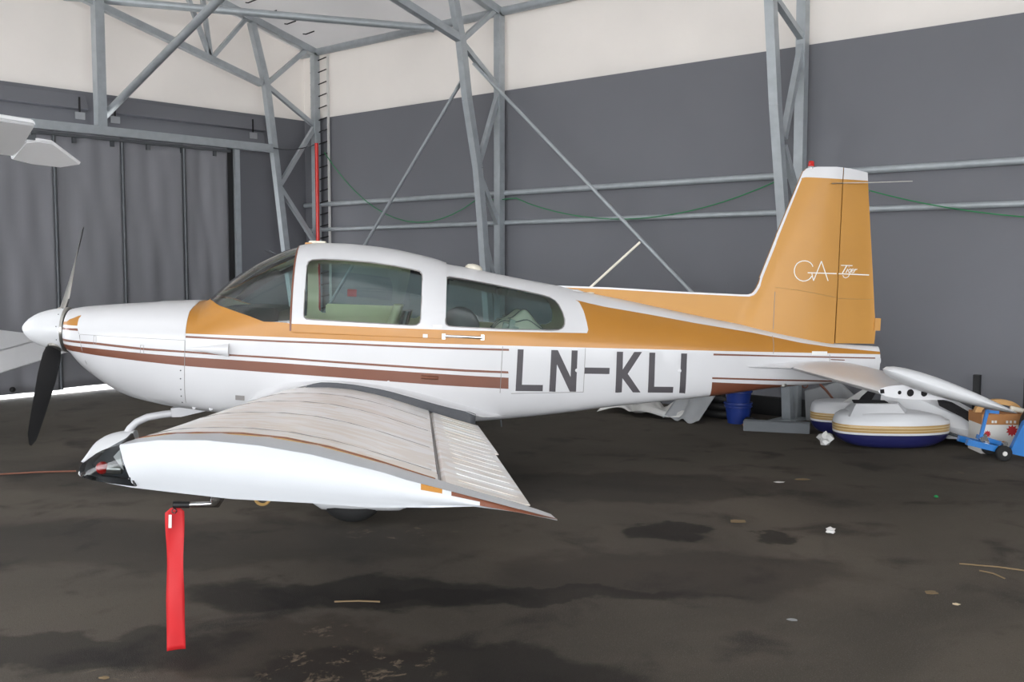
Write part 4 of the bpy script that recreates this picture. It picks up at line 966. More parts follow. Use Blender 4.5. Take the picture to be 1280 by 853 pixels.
# ---- horizontal tail
def tail_side(sg):
    SY = 1.74; ZS = 1.030
    def foil(x0, x1, ch, th, zc, n=9, cap=True):
        pts = []
        for s in (1, -1):
            rng = range(n+1) if s > 0 else range(n, -1, -1)
            for i in rng:
                u = i/n; x = x0+(x1-x0)*u**1.7; f = (x-x0)/ch
                p = 5*(.2969*math.sqrt(f)-.126*f-.3516*f*f+.2843*f**3-.1015*f**4)*th*ch
                pts.append((x, zc+s*p))
        return pts
    pr = foil(5.93, 6.45, .92, .105, ZS)
    b = bmesh.new(); secs = [[(x, sg*y, z) for x, z in pr] for y in (.05, .4, .9, 1.4, SY)]; loft(b, secs, True, False); b.faces.new([v for v in b.verts][:len(pr)][::-1])
    st = add_obj('tailplane', b, 'white2', plane, 30)
    b = bmesh.new(); n = 20
    # end rib with lightening holes: ring mesh around each hole is avoided by real recessed discs
    b2 = bmesh.new(); prism(b2, [(x, sg*(SY-.004), z) for x, z in pr], (0, sg*.006, 0)); rb = add_obj('end_rib', b2, 'white', st)
    for hx, r in ((6.072, .013), (6.144, .024), (6.236, .022), (6.34, .020)):
        b2 = bmesh.new(); lathe(b2, [(0, r+.005), (.003, r+.004), (.003, r)], (hx, sg*(SY+.002), ZS-.005), (0, sg, 0), 20); add_obj('hole_flange', b2, 'white', rb, 40)
        b2 = bmesh.new(); lathe(b2, [(0, r), (.0012, 0)], (hx, sg*(SY+.0022), ZS-.005), (0, sg, 0), 20); add_obj('lightening_hole', b2, 'hole', rb)
    b2 = bmesh.new(); prism(b2, [(5.94, sg*(SY+.0025), ZS+.012), (5.968, sg*(SY+.0025), ZS+.014), (5.972, sg*(SY+.0025), ZS-.012), (5.945, sg*(SY+.0025), ZS-.016)], (0, sg*.001, 0)); add_obj('lightening_hole', b2, 'hole', rb)
    # root fairing on the fuselage side
    b = bmesh.new(); g = []
    for i in range(25):
        x = 5.55+(6.62-5.55)*i/24; zf = lerp_tab([(5.55, 1.027), (5.78, 1.058), (6.0, 1.078), (6.23, 1.088), (6.46, 1.076), (6.62, 1.045)], x)
        yo = hw(x, 1.03)+lerp_tab([(5.55, .001), (5.93, .08), (6.3, .10), (6.62, .02)], x); row = []
        for t_ in (0, .35, .7, 1): row.append(b.verts.new((x, sg*(hw(x, zf)-.003+(yo-hw(x, zf))*t_**1.5), zf+(1.026-zf)*t_**.7*(.55 if x > 5.93 else 1))))
        row.append(b.verts.new((x, sg*(hw(x, 1.0)-.003), 1.012))); g.append(row)
    for a, c in zip(g, g[1:]):
        for k in range(4): b.faces.new((a[k], a[k+1], c[k+1], c[k]))
    add_obj('tailplane_fairing', b, 'white', plane, 40)
    # drooped elevator with its balance horn
    DR = math.radians(16.0); HXE = 6.45
    def rot(x, z): dx, dz = x-HXE, z-ZS; return (HXE+dx*math.cos(DR)+dz*math.sin(DR), ZS-dx*math.sin(DR)+dz*math.cos(DR))
    ep = [(6.455, ZS+.028), (6.47, ZS+.034), (6.55, ZS+.030), (6.70, ZS+.016), (6.86, ZS+.002), (6.86, ZS-.002), (6.70, ZS-.016), (6.55, ZS-.030), (6.47, ZS-.034), (6.455, ZS-.028)]
    b = bmesh.new(); loft(b, [[(rot(x, z)[0], sg*y, rot(x, z)[1]) for x, z in ep] for y in (.11, .6, 1.2, 1.735)]); el = add_obj('elevator', b, 'white2', plane, 30)
    b = bmesh.new(); secs = []
    for k in range(9):
        q = k/8; y = 1.752+.115*q; sc_ = math.sqrt(max(.02, 1-q**2.4)); s = []
        for i in range(24):
            a = 2*PI*i/24; u = .5-.5*math.cos(a); th = .058*(math.sin(PI*u**.62))**.75 if 0 < u < 1 else 0
            x = 6.39+(5.925+(6.865-5.925)*u-6.39)*(.72+.28*sc_); z = ZS+(th if a < PI else -th)*sc_
            X_, Z_ = rot(x, z); s.append((X_, sg*y, Z_))
        secs.append(s)
    loft(b, secs); add_obj('balance_horn', b, 'white2', el, 40)
tail_side(-1); tail_side(1)
for x, z, r, h in ((5.745, .925, .036, .05), (5.90, .905, .034, .035)):
    b = bmesh.new(); lathe(b, [(0, r), (h, r*.95), (h+.006, r*.7), (h+.006, 0)], (x, -.12, z), (0, 0, -1), 16); add_obj('lower_fitting', b, 'aluminium', fus, 40)
b = bmesh.new(); tube(b, [(6.12+.022*math.cos(2*PI*k/16), -.02, .872+.022*math.sin(2*PI*k/16)) for k in range(17)], .005, 6, caps=False); add_obj('tail_tie_down_ring', b, 'brown', fus, 60)
b = bmesh.new(); lathe(b, [(0, .03), (.02, .045), (.05, .05), (.08, .03), (.085, 0)], (6.66, 0, 1.09), (1, 0, 0), 20); add_obj('tail_cone', b, 'white2', fus, 40)
# tags and small cable on the tail
strip('elevator_cable', [side(6.28, 1.096, .004), side(6.34, 1.095, .006), side(6.40, 1.094, .004)], .004, 'brown', fus)
# ---- antennas and roof details
strip('whip_antenna', [(4.33, 0, 1.60), (4.521, 0, 1.786), (4.712, 0, 1.972)], .010, 'whitepl', fus, 8)
b = bmesh.new(); lathe(b, [(0, .035), (.008, .03), (.012, 0)], (4.33, 0, fT(4.33)-.003), (0, 0, 1), 16); add_obj('antenna_base', b, 'whitepl', fus, 40)
b = bmesh.new(); tube(b, [(5.42, 0, 1.585), (5.44, 0, 1.68)], .002, 5); add_obj('thin_whip', b, 'darksteel', dor)
b = bmesh.new(); lathe(b, [(0, .07), (.018, .066), (.034, .05), (.042, .02), (.043, 0)], (3.40, 0, fT(3.40)-.006), (0.18, 0, 1), 24); add_obj('dome_antenna', b, 'whitepl', fus, 50)
b = bmesh.new(); lathe(b, [(0, .05), (.010, .045), (.018, 0)], (4.22, -.05, fT(4.22)-.012), (.18, 0, 1), 20); add_obj('dome_antenna', b, 'white', fus, 50)
b = bmesh.new(); box(b, (2.19, 0, 1.870), (.13, .10, .018), None, .006); add_obj('canopy_handle', b, 'whitepl', partobj['canopy'])
b = bmesh.new(); box(b, (2.125, 0, 1.857), (.05, .10, .014)); add_obj('canopy_hinge', b, 'gold', partobj['canopy'])
for dx in (0, .03): strip('temperature_probe', [(1.86+dx, .02, fT(1.86+dx)-.005), (1.79+dx, .02, fT(1.80)+.07)], .003, 'darksteel', partobj['windshield'])
b = bmesh.new(); tube(b, [(3.64, -.2, .575), (3.65, -.2, .50)], .006, 6); add_obj('belly_drain', b, 'darksteel', fus)

# ---- cabin interior
def inner(x, z, k=.94): return hw(x, z)*k
b = bmesh.new(); box(b, (2.5, 0, .66), (2.2, .9, .03)); add_obj('cabin_floor', b, 'darkint', plane)
b = bmesh.new(); secs = []
for x, z0, z1 in ((1.52, .75, 1.35), (1.7, .75, 1.365), (1.92, .75, 1.365), (1.96, .75, 1.34)): secs.append([(x, s*inner(x, min(z, 1.22), .9), z) for s, z in ((-1, z0), (1, z0), (1, 1.22), (.72, z1), (-.72, z1), (-1, 1.22))])
loft(b, secs); add_obj('instrument_panel', b, 'darkint', plane)
b = bmesh.new(); tube(b, [(1.98, -.25, 1.23), (2.06, -.25, 1.23)], .014, 8); tube(b, [(2.06, -.38, 1.30), (2.06, -.37, 1.21), (2.06, -.25, 1.19), (2.06, -.13, 1.21), (2.06, -.12, 1.30)], .013, 8); add_obj('control_yoke', b, 'black', plane, 60)
def seat(x, y, m, w=.44, h=.66):
    s = thing('seat', '', '') if False else None
    b = bmesh.new(); box(b, (x, y, .84), (.50, w, .16), None, .04); o = add_obj('seat', b, m, plane, 40)
    b = bmesh.new(); secs = []
    for t_ in [i/8 for i in range(9)]:
        zz = .88+h*t_; xx = x+.24+.16*t_; ww = w*(1-.18*max(0, t_-.6)/.4)/2; d = .055-.015*t_
        secs.append([(xx+d*math.cos(a)*1.0, y+ww*math.copysign(abs(math.sin(a))**.5, math.sin(a)), zz) for a in [2*PI*i/20 for i in range(20)]])
    loft(b, secs); add_obj('backrest', b, m, o, 50)
    return o
seat(2.50, -.26, 'vinyl', .42, .50); seat(2.42, .24, 'beige', .42, .52)
b = bmesh.new(); box(b, (2.50, .475, 1.13), (.56, .03, .50), None, .01); add_obj('side_panel', b, 'beige', plane)
b = bmesh.new(); box(b, (2.43, .478, 1.475), (.075, .006, .06), None, .002); add_obj('red_sticker', b, 'print', plane)
b = bmesh.new(); box(b, (3.32, 0, .90), (.45, .86, .2), None, .05); rs = add_obj('rear_seat', b, 'seat', plane, 40)
b = bmesh.new(); box(b, (3.62, 0, 1.10), (.12, .84, .5), Matrix.Rotation(.3, 3, 'Y'), .04); add_obj('backrest', b, 'seat', rs, 40)
b = bmesh.new(); box(b, (3.95, 0, 1.22), (.62, .66, .04)); add_obj('luggage_shelf', b, 'seat', plane)
# crumpled blanket and cushion heaped behind the rear seat, and a striped round cover
b = bmesh.new(); g = []
for i in range(22):
    row = []
    for j in range(16):
        u, v = i/21, j/15; x = 3.55+.40*u; y = -.36+.46*v
        z = 1.255+.13*math.sin(PI*u)**.7*math.sin(PI*v)**.6*(1+.25*math.sin(u*11+v*3)+.18*math.sin(v*13-u*4))
        row.append(b.verts.new((x, y, z)))
    g.append(row)
for a, c in zip(g, g[1:]):
    for k in range(15):
        f = b.faces.new((a[k], a[k+1], c[k+1], c[k]))
o = add_obj('blanket', b, ['blanket', 'seat'], rs, True); o['label'] = 'crumpled pale blanket'
for k in range(5):
    v = (k+.8)/5.6; strip('blanket_stripe', [(3.55+.40*u, -.36+.46*v, 1.258+.13*math.sin(PI*u)**.7*math.sin(PI*v)**.6*(1+.25*math.sin(u*11+v*3)+.18*math.sin(v*13-u*4))) for u in [i/14 for i in range(15)]], .004, 'cable', o, 5)
b = bmesh.new(); secs = []
for i in range(10):
    a0 = PI*i/9; secs.append([(3.30-.16*math.cos(a0), -.20+.13*math.cos(a)*math.sin(a0), 1.20+.22*max(0, math.sin(a))*math.sin(a0)**.8) for a in [PI*k/12 for k in range(13)]])
loft(b, secs, False, False); o = add_obj('rolled_cover', b, 'cable', rs, True); o.modifiers.new('thick', 'SOLIDIFY').thickness = .006

# ------------------------------------------------------------------ the streamer on the pitot
top = toW(2.03, -3.8, .70); bot = toW(2.05, -3.82, .112)
t = thing('warning_streamer', 'long red warning ribbon hanging from the pitot cover under the wing', 'streamer', top)
b = bmesh.new(); g = []; L_ = (top-bot).length; wv = .0355
for i in range(31):
    s = i/30; ctr = (bot-top)*s; ww = wv*min(1, .35+s*26) if s < .03 else wv
    row = []
    for j in range(7):
        q = j/6*2-1; off = .010*math.sin(s*7+q*1.3)+.006*q*math.sin(s*13)
        row.append(b.verts.new(ctr+AFT*(q*ww)+EY*off))
    g.append(row)
for a, c in zip(g, g[1:]):
    for k in range(6): b.faces.new((a[k], a[k+1], c[k+1], c[k]))
o = add_obj('ribbon', b, 'red', t, True); o.modifiers.new('thick', 'SOLIDIFY').thickness = .0015
b = bmesh.new(); prism(b, [Vector((0, 0, -.028))+AFT*-.021-EY*.013, Vector((0, 0, -.028))+AFT*-.009-EY*.013, Vector((0, 0, -.082))+AFT*-.011-EY*.013, Vector((0, 0, -.082))+AFT*-.023-EY*.013], EY*.002); add_obj('stitched_label', b, 'label', t)
b = bmesh.new(); tube(b, [Vector((0, 0, -.014))-EY*.006+AFT*.009*math.cos(a)+Vector((0, 0, .009*math.sin(a))) for a in [2*PI*k/12 for k in range(13)]], .003, 6, caps=False); add_obj('eyelet', b, 'chrome', t, 60)
b = bmesh.new(); tube(b, [(0, 0, -.01), Vector((0, 0, .022))], .002, 5); add_obj('cord', b, 'label', t)

# ------------------------------------------------------------------ parts of other aircraft at the left
def outline_slab(name, pts, th, m, par, down=True):
    b = bmesh.new(); prism(b, pts, (0, 0, th)); return add_obj(name, b, m, par)
t = thing('low_wing', 'white low wing of another aircraft, seen behind the spinner', 'airplane wing', (-8.9, 3.64, .72))
sp = Vector((-.60, .80, .075)).normalized(); chd = Vector((-.80, -.60, 0)).normalized()
prof = [(0, 0, .008), (.30, .10, .0), (.55, .165, 0), (.85, .20, 0), (1.1, .195, 0), (1.3, .15, 0), (1.38, .09, 0), (1.3, .045, 0), (.9, .02, 0), (.3, .0, 0)]
b = bmesh.new(); loft(b, [[sp*s+chd*(.3+(c-.3)*k)+Vector((0, 0, z*k)) for c, z, _ in prof if c >= .3] for s, k in ((-3.2, 1.1), (0, 1), (1.1, .96), (1.25, .85))]); add_obj('wing_panel', b, 'white2', t, 30)
b = bmesh.new(); loft(b, [[sp*s+chd*c+Vector((0, 0, z)) for c, z in ((.285, .085), (.0, -.015), (.0, -.022), (.27, -.005))] for s in (-3.2, 0, 1.1)]); add_obj('flap', b, 'white2', t, 30)
t = thing('high_wing', 'white high wing of another aircraft with a lowered aileron, at upper left', 'airplane wing', (-6, 2.4, 2.3))
o0 = Vector((-6, 2.4, 2.3)); W2 = lambda *p: Vector(p)-o0
xw = Vector((-.063, .203, 0))                       # spanwise direction towards the tip
def quad_slab(name, pts, th, par):
    b = bmesh.new(); n = Vector(); P = [W2(*p) for p in pts]
    n = (P[1]-P[0]).cross(P[2]-P[0]).normalized(); n = n if n.z > 0 else -n
    prism(b, P, n*th); bmesh.ops.bevel(b, geom=b.edges[:], offset=th*.3, segments=2, affect='EDGES'); return add_obj(name, b, 'bright', par, 40)
e0 = Vector((-5.09, 2.114, 2.30))-xw*9; e1 = Vector((-5.609, 2.323, 2.17))-xw*9
quad_slab('wing_panel', [tuple(e0), (-5.153, 2.317, 2.30), (-5.498, 2.366, 2.17), tuple(e1)], .04, t)
quad_slab('aileron', [(-5.33, 2.34, 2.232), (-5.36, 2.425, 2.246), (-5.442, 2.529, 2.255), (-5.663, 2.792, 2.175), (-5.684, 2.677, 2.15), (-5.60, 2.48, 2.149), (-5.50, 2.334, 2.155)], .022, t)
for q in ((-5.35, 2.345, 2.262),):
    b = bmesh.new(); box(b, W2(*q), (.03, .09, .025)); add_obj('hinge_bracket', b, 'darksteel', t)

# ------------------------------------------------------------------ clutter along the back wall
def cowl_half(name, label, loc, rz, ln, wd, ht, group=None):
    t = thing(name, label, 'fairing', loc, rz)
    def ring(f, z):     # plan outline: blunt rear, rounded nose at +x
        pts = []
        for i in range(36):
            a = 2*PI*i/36; n = 2.6 if math.cos(a) < 0 else 1.9
            pts.append((ln/2*f*math.copysign(abs(math.cos(a))**(2/n), math.cos(a)), wd/2*f*math.copysign(abs(math.sin(a))**(2/n), math.sin(a)), z))
        return pts
    def band(nm, secs, m, cap0=False, cap1=False):
        b = bmesh.new(); r = loft(b, secs, True, False)
        if cap0: b.faces.new(r[0][::-1])
        if cap1: b.faces.new(r[-1])
        return add_obj(nm, b, m, t, 50)
    h = ht
    def rk(f, z, k):        # ring whose ends are lifted like a boat hull
        return [(x, y, z+k*h*(abs(x)/(ln/2))**3) for x, y, _ in ring(f, 0)]
    band('hull', [rk(.55, 0, .10), rk(.80, .03*h, .12), rk(.93, .14*h, .10), rk(.98, .30*h, .04), rk(.99, .40*h, 0)], 'navy', True)
    band('white_band', [ring(.99, .40*h), ring(.993, .46*h)], 'white2')
    band('pinstripe', [ring(.993, .46*h), ring(.996, .52*h)], 'goldtape')
    band('pinstripe', [ring(.996, .52*h), ring(.997, .535*h)], 'tape2')
    band('pinstripe', [ring(.997, .535*h), ring(1.0, .60*h)], 'goldtape')
    band('pinstripe', [ring(1.0, .60*h), ring(1.0, .615*h)], 'tape2')
    band('pinstripe', [ring(1.0, .615*h), ring(.997, .67*h)], 'goldtape')
    def sl(f, z): return [(x, y, z-(.16*h*(max(0, x/(ln/2))**2))) for x, y, _ in ring(f, 0)]
    band('upper_shell', [ring(.997, .67*h), ring(.985, .76*h), sl(.95, .90*h), sl(.87, .98*h), sl(.72, 1.01*h)], 'white2', False, True)
    return t
fr = cowl_half('cowling_half', 'larger navy and white fairing with tan stripes lying by the wall', (-3.35, 9.02, .002), math.radians(38), 1.02, .50, .31)
b = bmesh.new(); loft(b, [[(x, y, z) for x, y in ((-.42, -.20), (.08, -.21), (.20, .10), (-.40, .16))] if k == 0 else [(x, y, z) for x, y in ((-.34, -.10), (.02, -.11), (.08, .10), (-.30, .12))] for k, z in ((0, .28), (1, .385))]); add_obj('raised_scoop', b, 'white2', fr, 30)
b = bmesh.new(); prism(b, [(-.36, -.095, .3885), (-.05, -.06, .3885), (-.04, .08, .3885), (-.32, .11, .3885)], (0, 0, .006)); add_obj('top_opening', b, 'hole', fr)
bk = cowl_half('cowling_half', 'smaller navy and white fairing leaning behind the larger one, left end', (-3.95, 9.40, .002), math.radians(30), .62, .40, .31)
b = bmesh.new(); prism(b, [(-.02, -.12, .31), (.13, -.14, .42), (.20, -.12, .46), (.21, -.10, .43), (.15, -.06, .36), (.12, -.04, .31)], (0, .03, .0)); add_obj('torn_edge', b, 'sheet', bk)
b = bmesh.new(); prism(b, [(.10, .0, .30), (.24, .0, .30), (.30, .02, .40), (.20, .04, .43), (.12, .02, .36)], (0, .05, 0)); add_obj('dark_opening', b, 'hole', bk)
# the large pale fairing with a torn dark opening
t = thing('wing_root_fairing', 'big pale fairing with a torn dark opening, behind the striped one', 'fairing', (-3.06, 9.66, .0))
b = bmesh.new(); secs = []
for i in range(14):
    u = i/13; x = -.55+1.0*u; top_ = .56-.42*u**1.4 if u > .15 else .50+.4*u; w = .26+.02*u
    secs.append([(x, -w*.9, .02+.05*u), (x, -w, .22*(1-u*.4)), (x, -w*.8, top_*.82), (x, -w*.25, top_), (x, w*.5, top_*.96), (x, w*.9, .12)])
loft(b, secs); add_obj('shell', b, 'white2', t, 40)
b = bmesh.new(); prism(b, [(-.02, -.262, .395), (.10, -.262, .37), (.26, -.255, .29), (.36, -.25, .20), (.30, -.262, .20), (.20, -.27, .26), (.08, -.27, .31), (.0, -.27, .345)], (0, .03, .012)); add_obj('torn_opening', b, 'hole', t)
b = bmesh.new(); tube(b, [(.05, -.30, .12), (.35, -.33, .06), (.62, -.36, .03)], .014, 8); add_obj('edge_rod', b, 'darksteel', t, 50)
# cardboard box, white below with a red emblem
bx = thing('cardboard_box', 'cardboard box with white lower half and red star emblem', 'box', (-2.545, 9.36, 0), math.radians(38))
b = bmesh.new(); box(b, (0, 0, .125), (.40, .28, .25)); add_obj('lower_box', b, 'cardw', bx)
b = bmesh.new(); box(b, (0, 0, .295), (.405, .285, .09)); add_obj('upper_box', b, 'card', bx)
b = bmesh.new(); pts = []
for i in range(20):
    a = 2*PI*i/20; r = .052 if i % 2 else .034; pts.append((.055+r*math.cos(a), -.1405, .20+r*math.sin(a)))
prism(b, pts, (0, -.002, 0)); add_obj('printed_emblem', b, 'print', bx)
b = bmesh.new(); prism(b, [(-.15+.6*(p[0]-.055), p[1], .17+.6*(p[2]-.2)) for p in pts], (0, -.002, 0)); add_obj('printed_emblem', b, 'print', bx)
for i, x in enumerate((-.11, -.085, .01, .04, .075)):
    b = bmesh.new(); box(b, (x, -.1435, .275), (.018, .002, .022)); add_obj('printed_letter', b, 'cardw', bx)
wf = thing('wooden_frame', 'curved plywood former lying on top of the cardboard box', 'frame', (-2.55, 9.33, .342), math.radians(38))
b = bmesh.new(); o_ = [(.20*math.cos(a), .115*math.sin(a)) for a in [PI*k/16 for k in range(17)]]; i_ = [(.145*math.cos(a), .07*math.sin(a)) for a in [PI*k/16 for k in range(17)]]
prism(b, [(x, -.03, z) for x, z in o_]+[(x, -.03, z) for x, z in i_[::-1]], (0, .05, 0)); add_obj('plywood_arch', b, 'wood', wf)
b = bmesh.new(); bmesh.ops.create_icosphere(b, subdivisions=2, radius=.03); bmesh.ops.translate(b, verts=b.verts, vec=(-.02, 0, .05)); add_obj('red_cap', b, 'redglass', wf, True)
b = bmesh.new(); tube(b, [(.08, -.06, .045), (.28, -.10, .0)], .022, 10); add_obj('plastic_tube', b, 'whitepl', wf, 50)
for q, r in (((-2.88, 9.86), 'left'), ((-2.44, 9.83), 'right')):
    b = bmesh.new(); box(b, (q[0], q[1], .30), (.06, .05, .60)); tag(add_obj('dark_stake', b, 'black'), 'dark upright stake behind the cardboard box, the %s one' % r, 'stake')
# blue trolley jack
jk = thing('trolley_jack', 'blue trolley jack with a black front wheel and raised handle', 'jack', (-2.51, 8.97, 0), math.radians(38))
b = bmesh.new(); bar(b, (-.22, -.10, .15), (.10, -.10, .075), .045, .05); add_obj('side_frame', b, 'blue', jk)
b = bmesh.new(); bar(b, (-.22, .08, .15), (.10, .08, .075), .045, .05); add_obj('side_frame', b, 'blue', jk)
b = bmesh.new(); bar(b, (-.10, 0, .18), (.10, 0, .12), .04, .035); add_obj('lift_arm', b, 'blue', jk)
b = bmesh.new(); bar(b, (-.12, -.12, .18), (-.07, -.12, .42), .025, .025); bar(b, (-.075, -.12, .41), (.02, -.12, .40), .025, .025); add_obj('handle', b, 'blue', jk)
b = bmesh.new(); bar(b, (-.05, -.02, .20), (-.02, -.02, .12), .03, .03); add_obj('hydraulic_ram', b, 'chrome', jk)
for x, z in ((-.11, .18), (.075, .14)):
    b = bmesh.new(); lathe(b, [(-.02, 0), (-.02, .022), (.02, .022), (.02, 0)], (x, -.13, z), (0, 1, 0), 12); add_obj('pivot_bolt', b, 'chrome', jk, 40)
for y in (-.15, .13):
    b = bmesh.new(); lathe(b, [(-.025, .02), (-.025, .055), (-.015, .065), (.015, .065), (.025, .055), (.025, .02)], (.06, y, .066), (0, 1, 0), 24); wl = add_obj('wheel', b, 'rubber', jk, 40)
    b = bmesh.new(); lathe(b, [(-.03, 0), (-.03, .019), (.03, .019), (.03, 0)], (.06, y, .066), (0, 1, 0), 14); add_obj('wheel_hub', b, 'cardw', wl, 40)
b = bmesh.new(); prism(b, [(.12, -.12, .06), (.30, -.12, .02), (.36, -.12, .34), (.28, -.12, .36), (.23, -.12, .32)], (0, .05, 0)); add_obj('foot_bracket', b, 'blue', jk)
b = bmesh.new(); lathe(b, [(-.06, .12), (-.07, .18), (-.05, .235), (0, .25), (.05, .235), (.07, .18), (.06, .12)], (.52, .06, .252), (0, 1, 0), 32); add_obj('rear_wheel', b, 'rubber', jk, 40)
# white plastic sheet, crumpled
def crumple(name, label, cat, x0, x1, y0, y1, fn, m, nx=26, ny=12):
    b = bmesh.new(); g = []
    for i in range(nx+1):
        row = []
        for j in range(ny+1):
            u, v = i/nx, j/ny; x, y, z = fn(u, v); row.append(b.verts.new((x0+(x1-x0)*x, y0+(y1-y0)*y, z)))
        g.append(row)
    for a, c in zip(g, g[1:]):
        for k in range(ny): b.faces.new((a[k], a[k+1], c[k+1], c[k]))
    o = add_obj(name, b, m, None, 60); o.modifiers.new('thick', 'SOLIDIFY').thickness = .004; return tag(o, label, cat)
crumple('plastic_sheet', 'crumpled white plastic sheet lying on the floor under the fuselage lettering', 'sheet', -6.55, -5.55, 8.95, 9.45,
        lambda u, v: (u+.04*math.sin(v*7), v+.15*math.sin(u*8), .01+.13*abs(math.sin(u*7+v*2.2))*(.25+.75*v)+.05*abs(math.sin(v*9+u*3))), 'sheet')
crumple('canvas_offcut', 'grey canvas offcut drooping at the right end of the plastic sheet', 'sheet', -5.72, -5.28, 8.98, 9.35,
        lambda u, v: (u, v+.1*math.sin(u*6), .015+.30*v*(1-.3*abs(u-.5))+.02*math.sin(u*14)), 'greysheet', 16, 10)
# buckets
def bucket(name, label, z0):
    t = thing(name, label, 'bucket', (-5.02, 9.30, z0))
    b = bmesh.new(); lathe(b, [(0, 0), (0, .105), (.20, .135), (.20, .145), (.215, .145), (.215, .128), (.02, .10), (.02, 0)], (0, 0, 0), (0, 0, 1), 32); add_obj('tub', b, 'bucket', t, 40)
    b = bmesh.new(); lathe(b, [(.165, .131), (.17, .142), (.18, .142), (.185, .134)], (0, 0, 0), (0, 0, 1), 32); add_obj('rim_band', b, 'bucket', t, 40); return t
bucket('blue_bucket', 'lower blue plastic bucket of the stacked pair under the tail', 0.001)
bucket('blue_bucket', 'upper blue plastic bucket of the stacked pair, red rag inside', .15)
b = bmesh.new(); bmesh.ops.create_icosphere(b, subdivisions=2, radius=.075)
for v in b.verts: v.co *= 1+.3*math.sin(v.co.x*70)*math.sin(v.co.y*50+1); v.co.z *= .7
bmesh.ops.translate(b, verts=b.verts, vec=(-5.0, 9.29, .365)); tag(add_obj('red_rag', b, 'red', None, True), 'red rag sticking out of the upper blue bucket', 'rag')
b = bmesh.new()
for k in range(3): tube(b, [(-5.35+.25*math.cos(a)*(1-.06*k), 9.62+.20*math.sin(a)*(1-.06*k), .05+.075*k) for a in [2*PI*i/24 for i in range(25)]], .045, 8, caps=False)
tag(add_obj('black_hose', b, 'black', None, 60), 'coil of thick black hose beside the blue buckets', 'hose')
b = bmesh.new(); box(b, (-4.45, 10.018, .10), (2.3, .05, .20), None, .01); tag(add_obj('rubber_skirt', b, 'black'), 'black rubber skirt strip along the wall foot under the tail', 'strip')
t = thing('work_shoe', 'dark shoe lying on the floor right of the blue buckets', 'shoe', (-4.78, 9.24, 0), .6)
b = bmesh.new(); secs = []
for x, w, h in ((-.13, .03, .06), (-.10, .04, .09), (-.03, .042, .085), (.04, .045, .06), (.11, .04, .045), (.14, .02, .025)): secs.append([(x, -w, .015), (x, -w*.9, h*.6), (x, 0, h), (x, w*.9, h*.6), (x, w, .015)])
loft(b, secs); add_obj('upper', b, 'black', t, 40)
b = bmesh.new(); box(b, (0, 0, .009), (.28, .085, .016), None, .005); add_obj('sole', b, 'card', t)
t = thing('steel_channel', 'galvanised steel channel lying on the floor at the frame foot', 'steel profile', (-4.47, 9.05, 0), math.radians(23))
b = bmesh.new(); box(b, (0, 0, .05), (.62, .10, .006)); add_obj('web', b, 'darksteel', t)
for y in (-.05, .05): b = bmesh.new(); box(b, (0, y, .05), (.62, .006, .10)); add_obj('flange', b, 'darksteel', t)
b = bmesh.new(); prism(b, [(-4.56, 9.90, .005), (-3.99, 9.90, .005), (-4.06, 9.94, .28), (-4.24, 9.95, .42), (-4.60, 9.94, .30)], (0, .02, .01)); tag(add_obj('grey_board', b, 'greysheet'), 'grey board propped against the wall behind the frame foot', 'board')
b = bmesh.new(); tube(b, [(-4.38, 9.82, .40), (-4.30, 9.80, .34), (-4.18, 9.78, .22), (-4.08, 9.76, .12), (-4.0, 9.74, .02)], .012, 6); tag(add_obj('brown_hose', b, 'brown', None, 60), 'thin reddish hose draped over the grey board', 'hose')

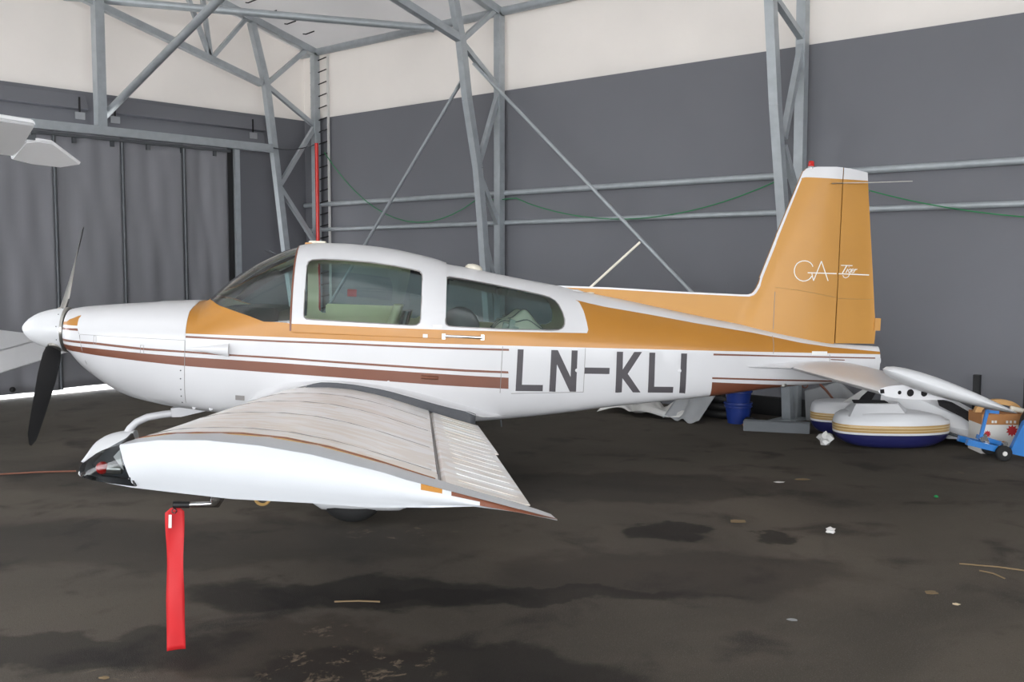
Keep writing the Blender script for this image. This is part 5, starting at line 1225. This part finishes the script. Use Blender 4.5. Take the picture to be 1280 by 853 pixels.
# ------------------------------------------------------------------ litter on the floor
def scrap(name, label, cat, x, y, r, m, flat=.35, sd=0, el=1):
    rnd = random.Random(sd); b = bmesh.new(); bmesh.ops.create_icosphere(b, subdivisions=2, radius=r)
    ph = [rnd.uniform(0, 6) for _ in range(3)]
    for v in b.verts:
        k = 1+.28*math.sin(v.co.x/r*4+ph[0])*math.sin(v.co.y/r*5+ph[1])+.2*math.sin(v.co.z/r*6+ph[2]); v.co = Vector((v.co.x*k*el, v.co.y*k, v.co.z*k*flat))
    bmesh.ops.rotate(b, verts=b.verts, cent=(0, 0, 0), matrix=Matrix.Rotation(math.radians(41), 3, 'Z'))
    zmin = min(v.co.z for v in b.verts); bmesh.ops.translate(b, verts=b.verts, vec=(x, y, .001-zmin))
    return tag(add_obj(name, b, m, None, 30), label, cat)
scrap('paper_ball', 'small white crumpled paper ball alone on the open floor', 'litter', -2.493, 5.78, .026, 'sheet', .7, 1)
scrap('crumpled_rag', 'pale crumpled rag beside the foot of the smaller navy fairing', 'rag', -3.78, 8.62, .065, 'sheet', .9, 2)
scrap('flat_scrap', 'thin white scrap on the floor right of the wing tip', 'litter', -3.377, 6.90, .022, 'sheet', .2, 3, 1.6)
scrap('wood_chip', 'light tan wood chip on the floor beyond the white scrap', 'litter', -3.29, 7.10, .026, 'straw', .2, 4, 2.0)
scrap('wood_chip', 'tan wood chip beside the round oil stain', 'litter', -3.04, 5.66, .028, 'straw', .2, 5, 1.8)
scrap('green_scrap', 'tiny green scrap on the floor at right', 'litter', -2.33, 7.15, .014, 'green', .6, 6)
scrap('leaf', 'small tan leaf on the floor at lower right', 'litter', -1.65, 5.03, .026, 'straw', .15, 7, 1.2)
scrap('leaf', 'pale leaf beyond the tan leaf at lower right', 'litter', -1.50, 4.93, .016, 'tape2', .2, 8)
scrap('pale_flake', 'pale grey flake on the near floor below the dark patch', 'litter', -1.99, 4.22, .016, 'greysheet', .2, 9, 1.3)
scrap('dirt_clod', 'tan dirt clod at the lower left corner', 'litter', -3.72, 1.86, .012, 'straw', .3, 10, 1.8)
for i, (px_, lab) in enumerate((((-1.70, 5.62, -1.36, 5.72), 'long dry straw on the floor at the right edge'), ((-1.58, 5.56, -1.44, 5.50), 'short dry straw just below the long one at the right edge'), ((-3.745, 3.019, -3.581, 3.161), 'thin pale stick lying in the dark oil stain'), ((-8.05, 3.2, -7.706, 3.679), 'brown stick on the floor left of the wing tip'))):
    b = bmesh.new(); x1, y1, x2, y2 = px_; tube(b, [(x1, y1, .006), ((x1+x2)/2+.01, (y1+y2)/2, .012), (x2, y2, .006)], .004 if i != 3 else .007, 6)
    tag(add_obj('dry_straw' if i < 2 else 'stick', b, 'straw' if i != 3 else 'brown', None, 60), lab, 'litter')
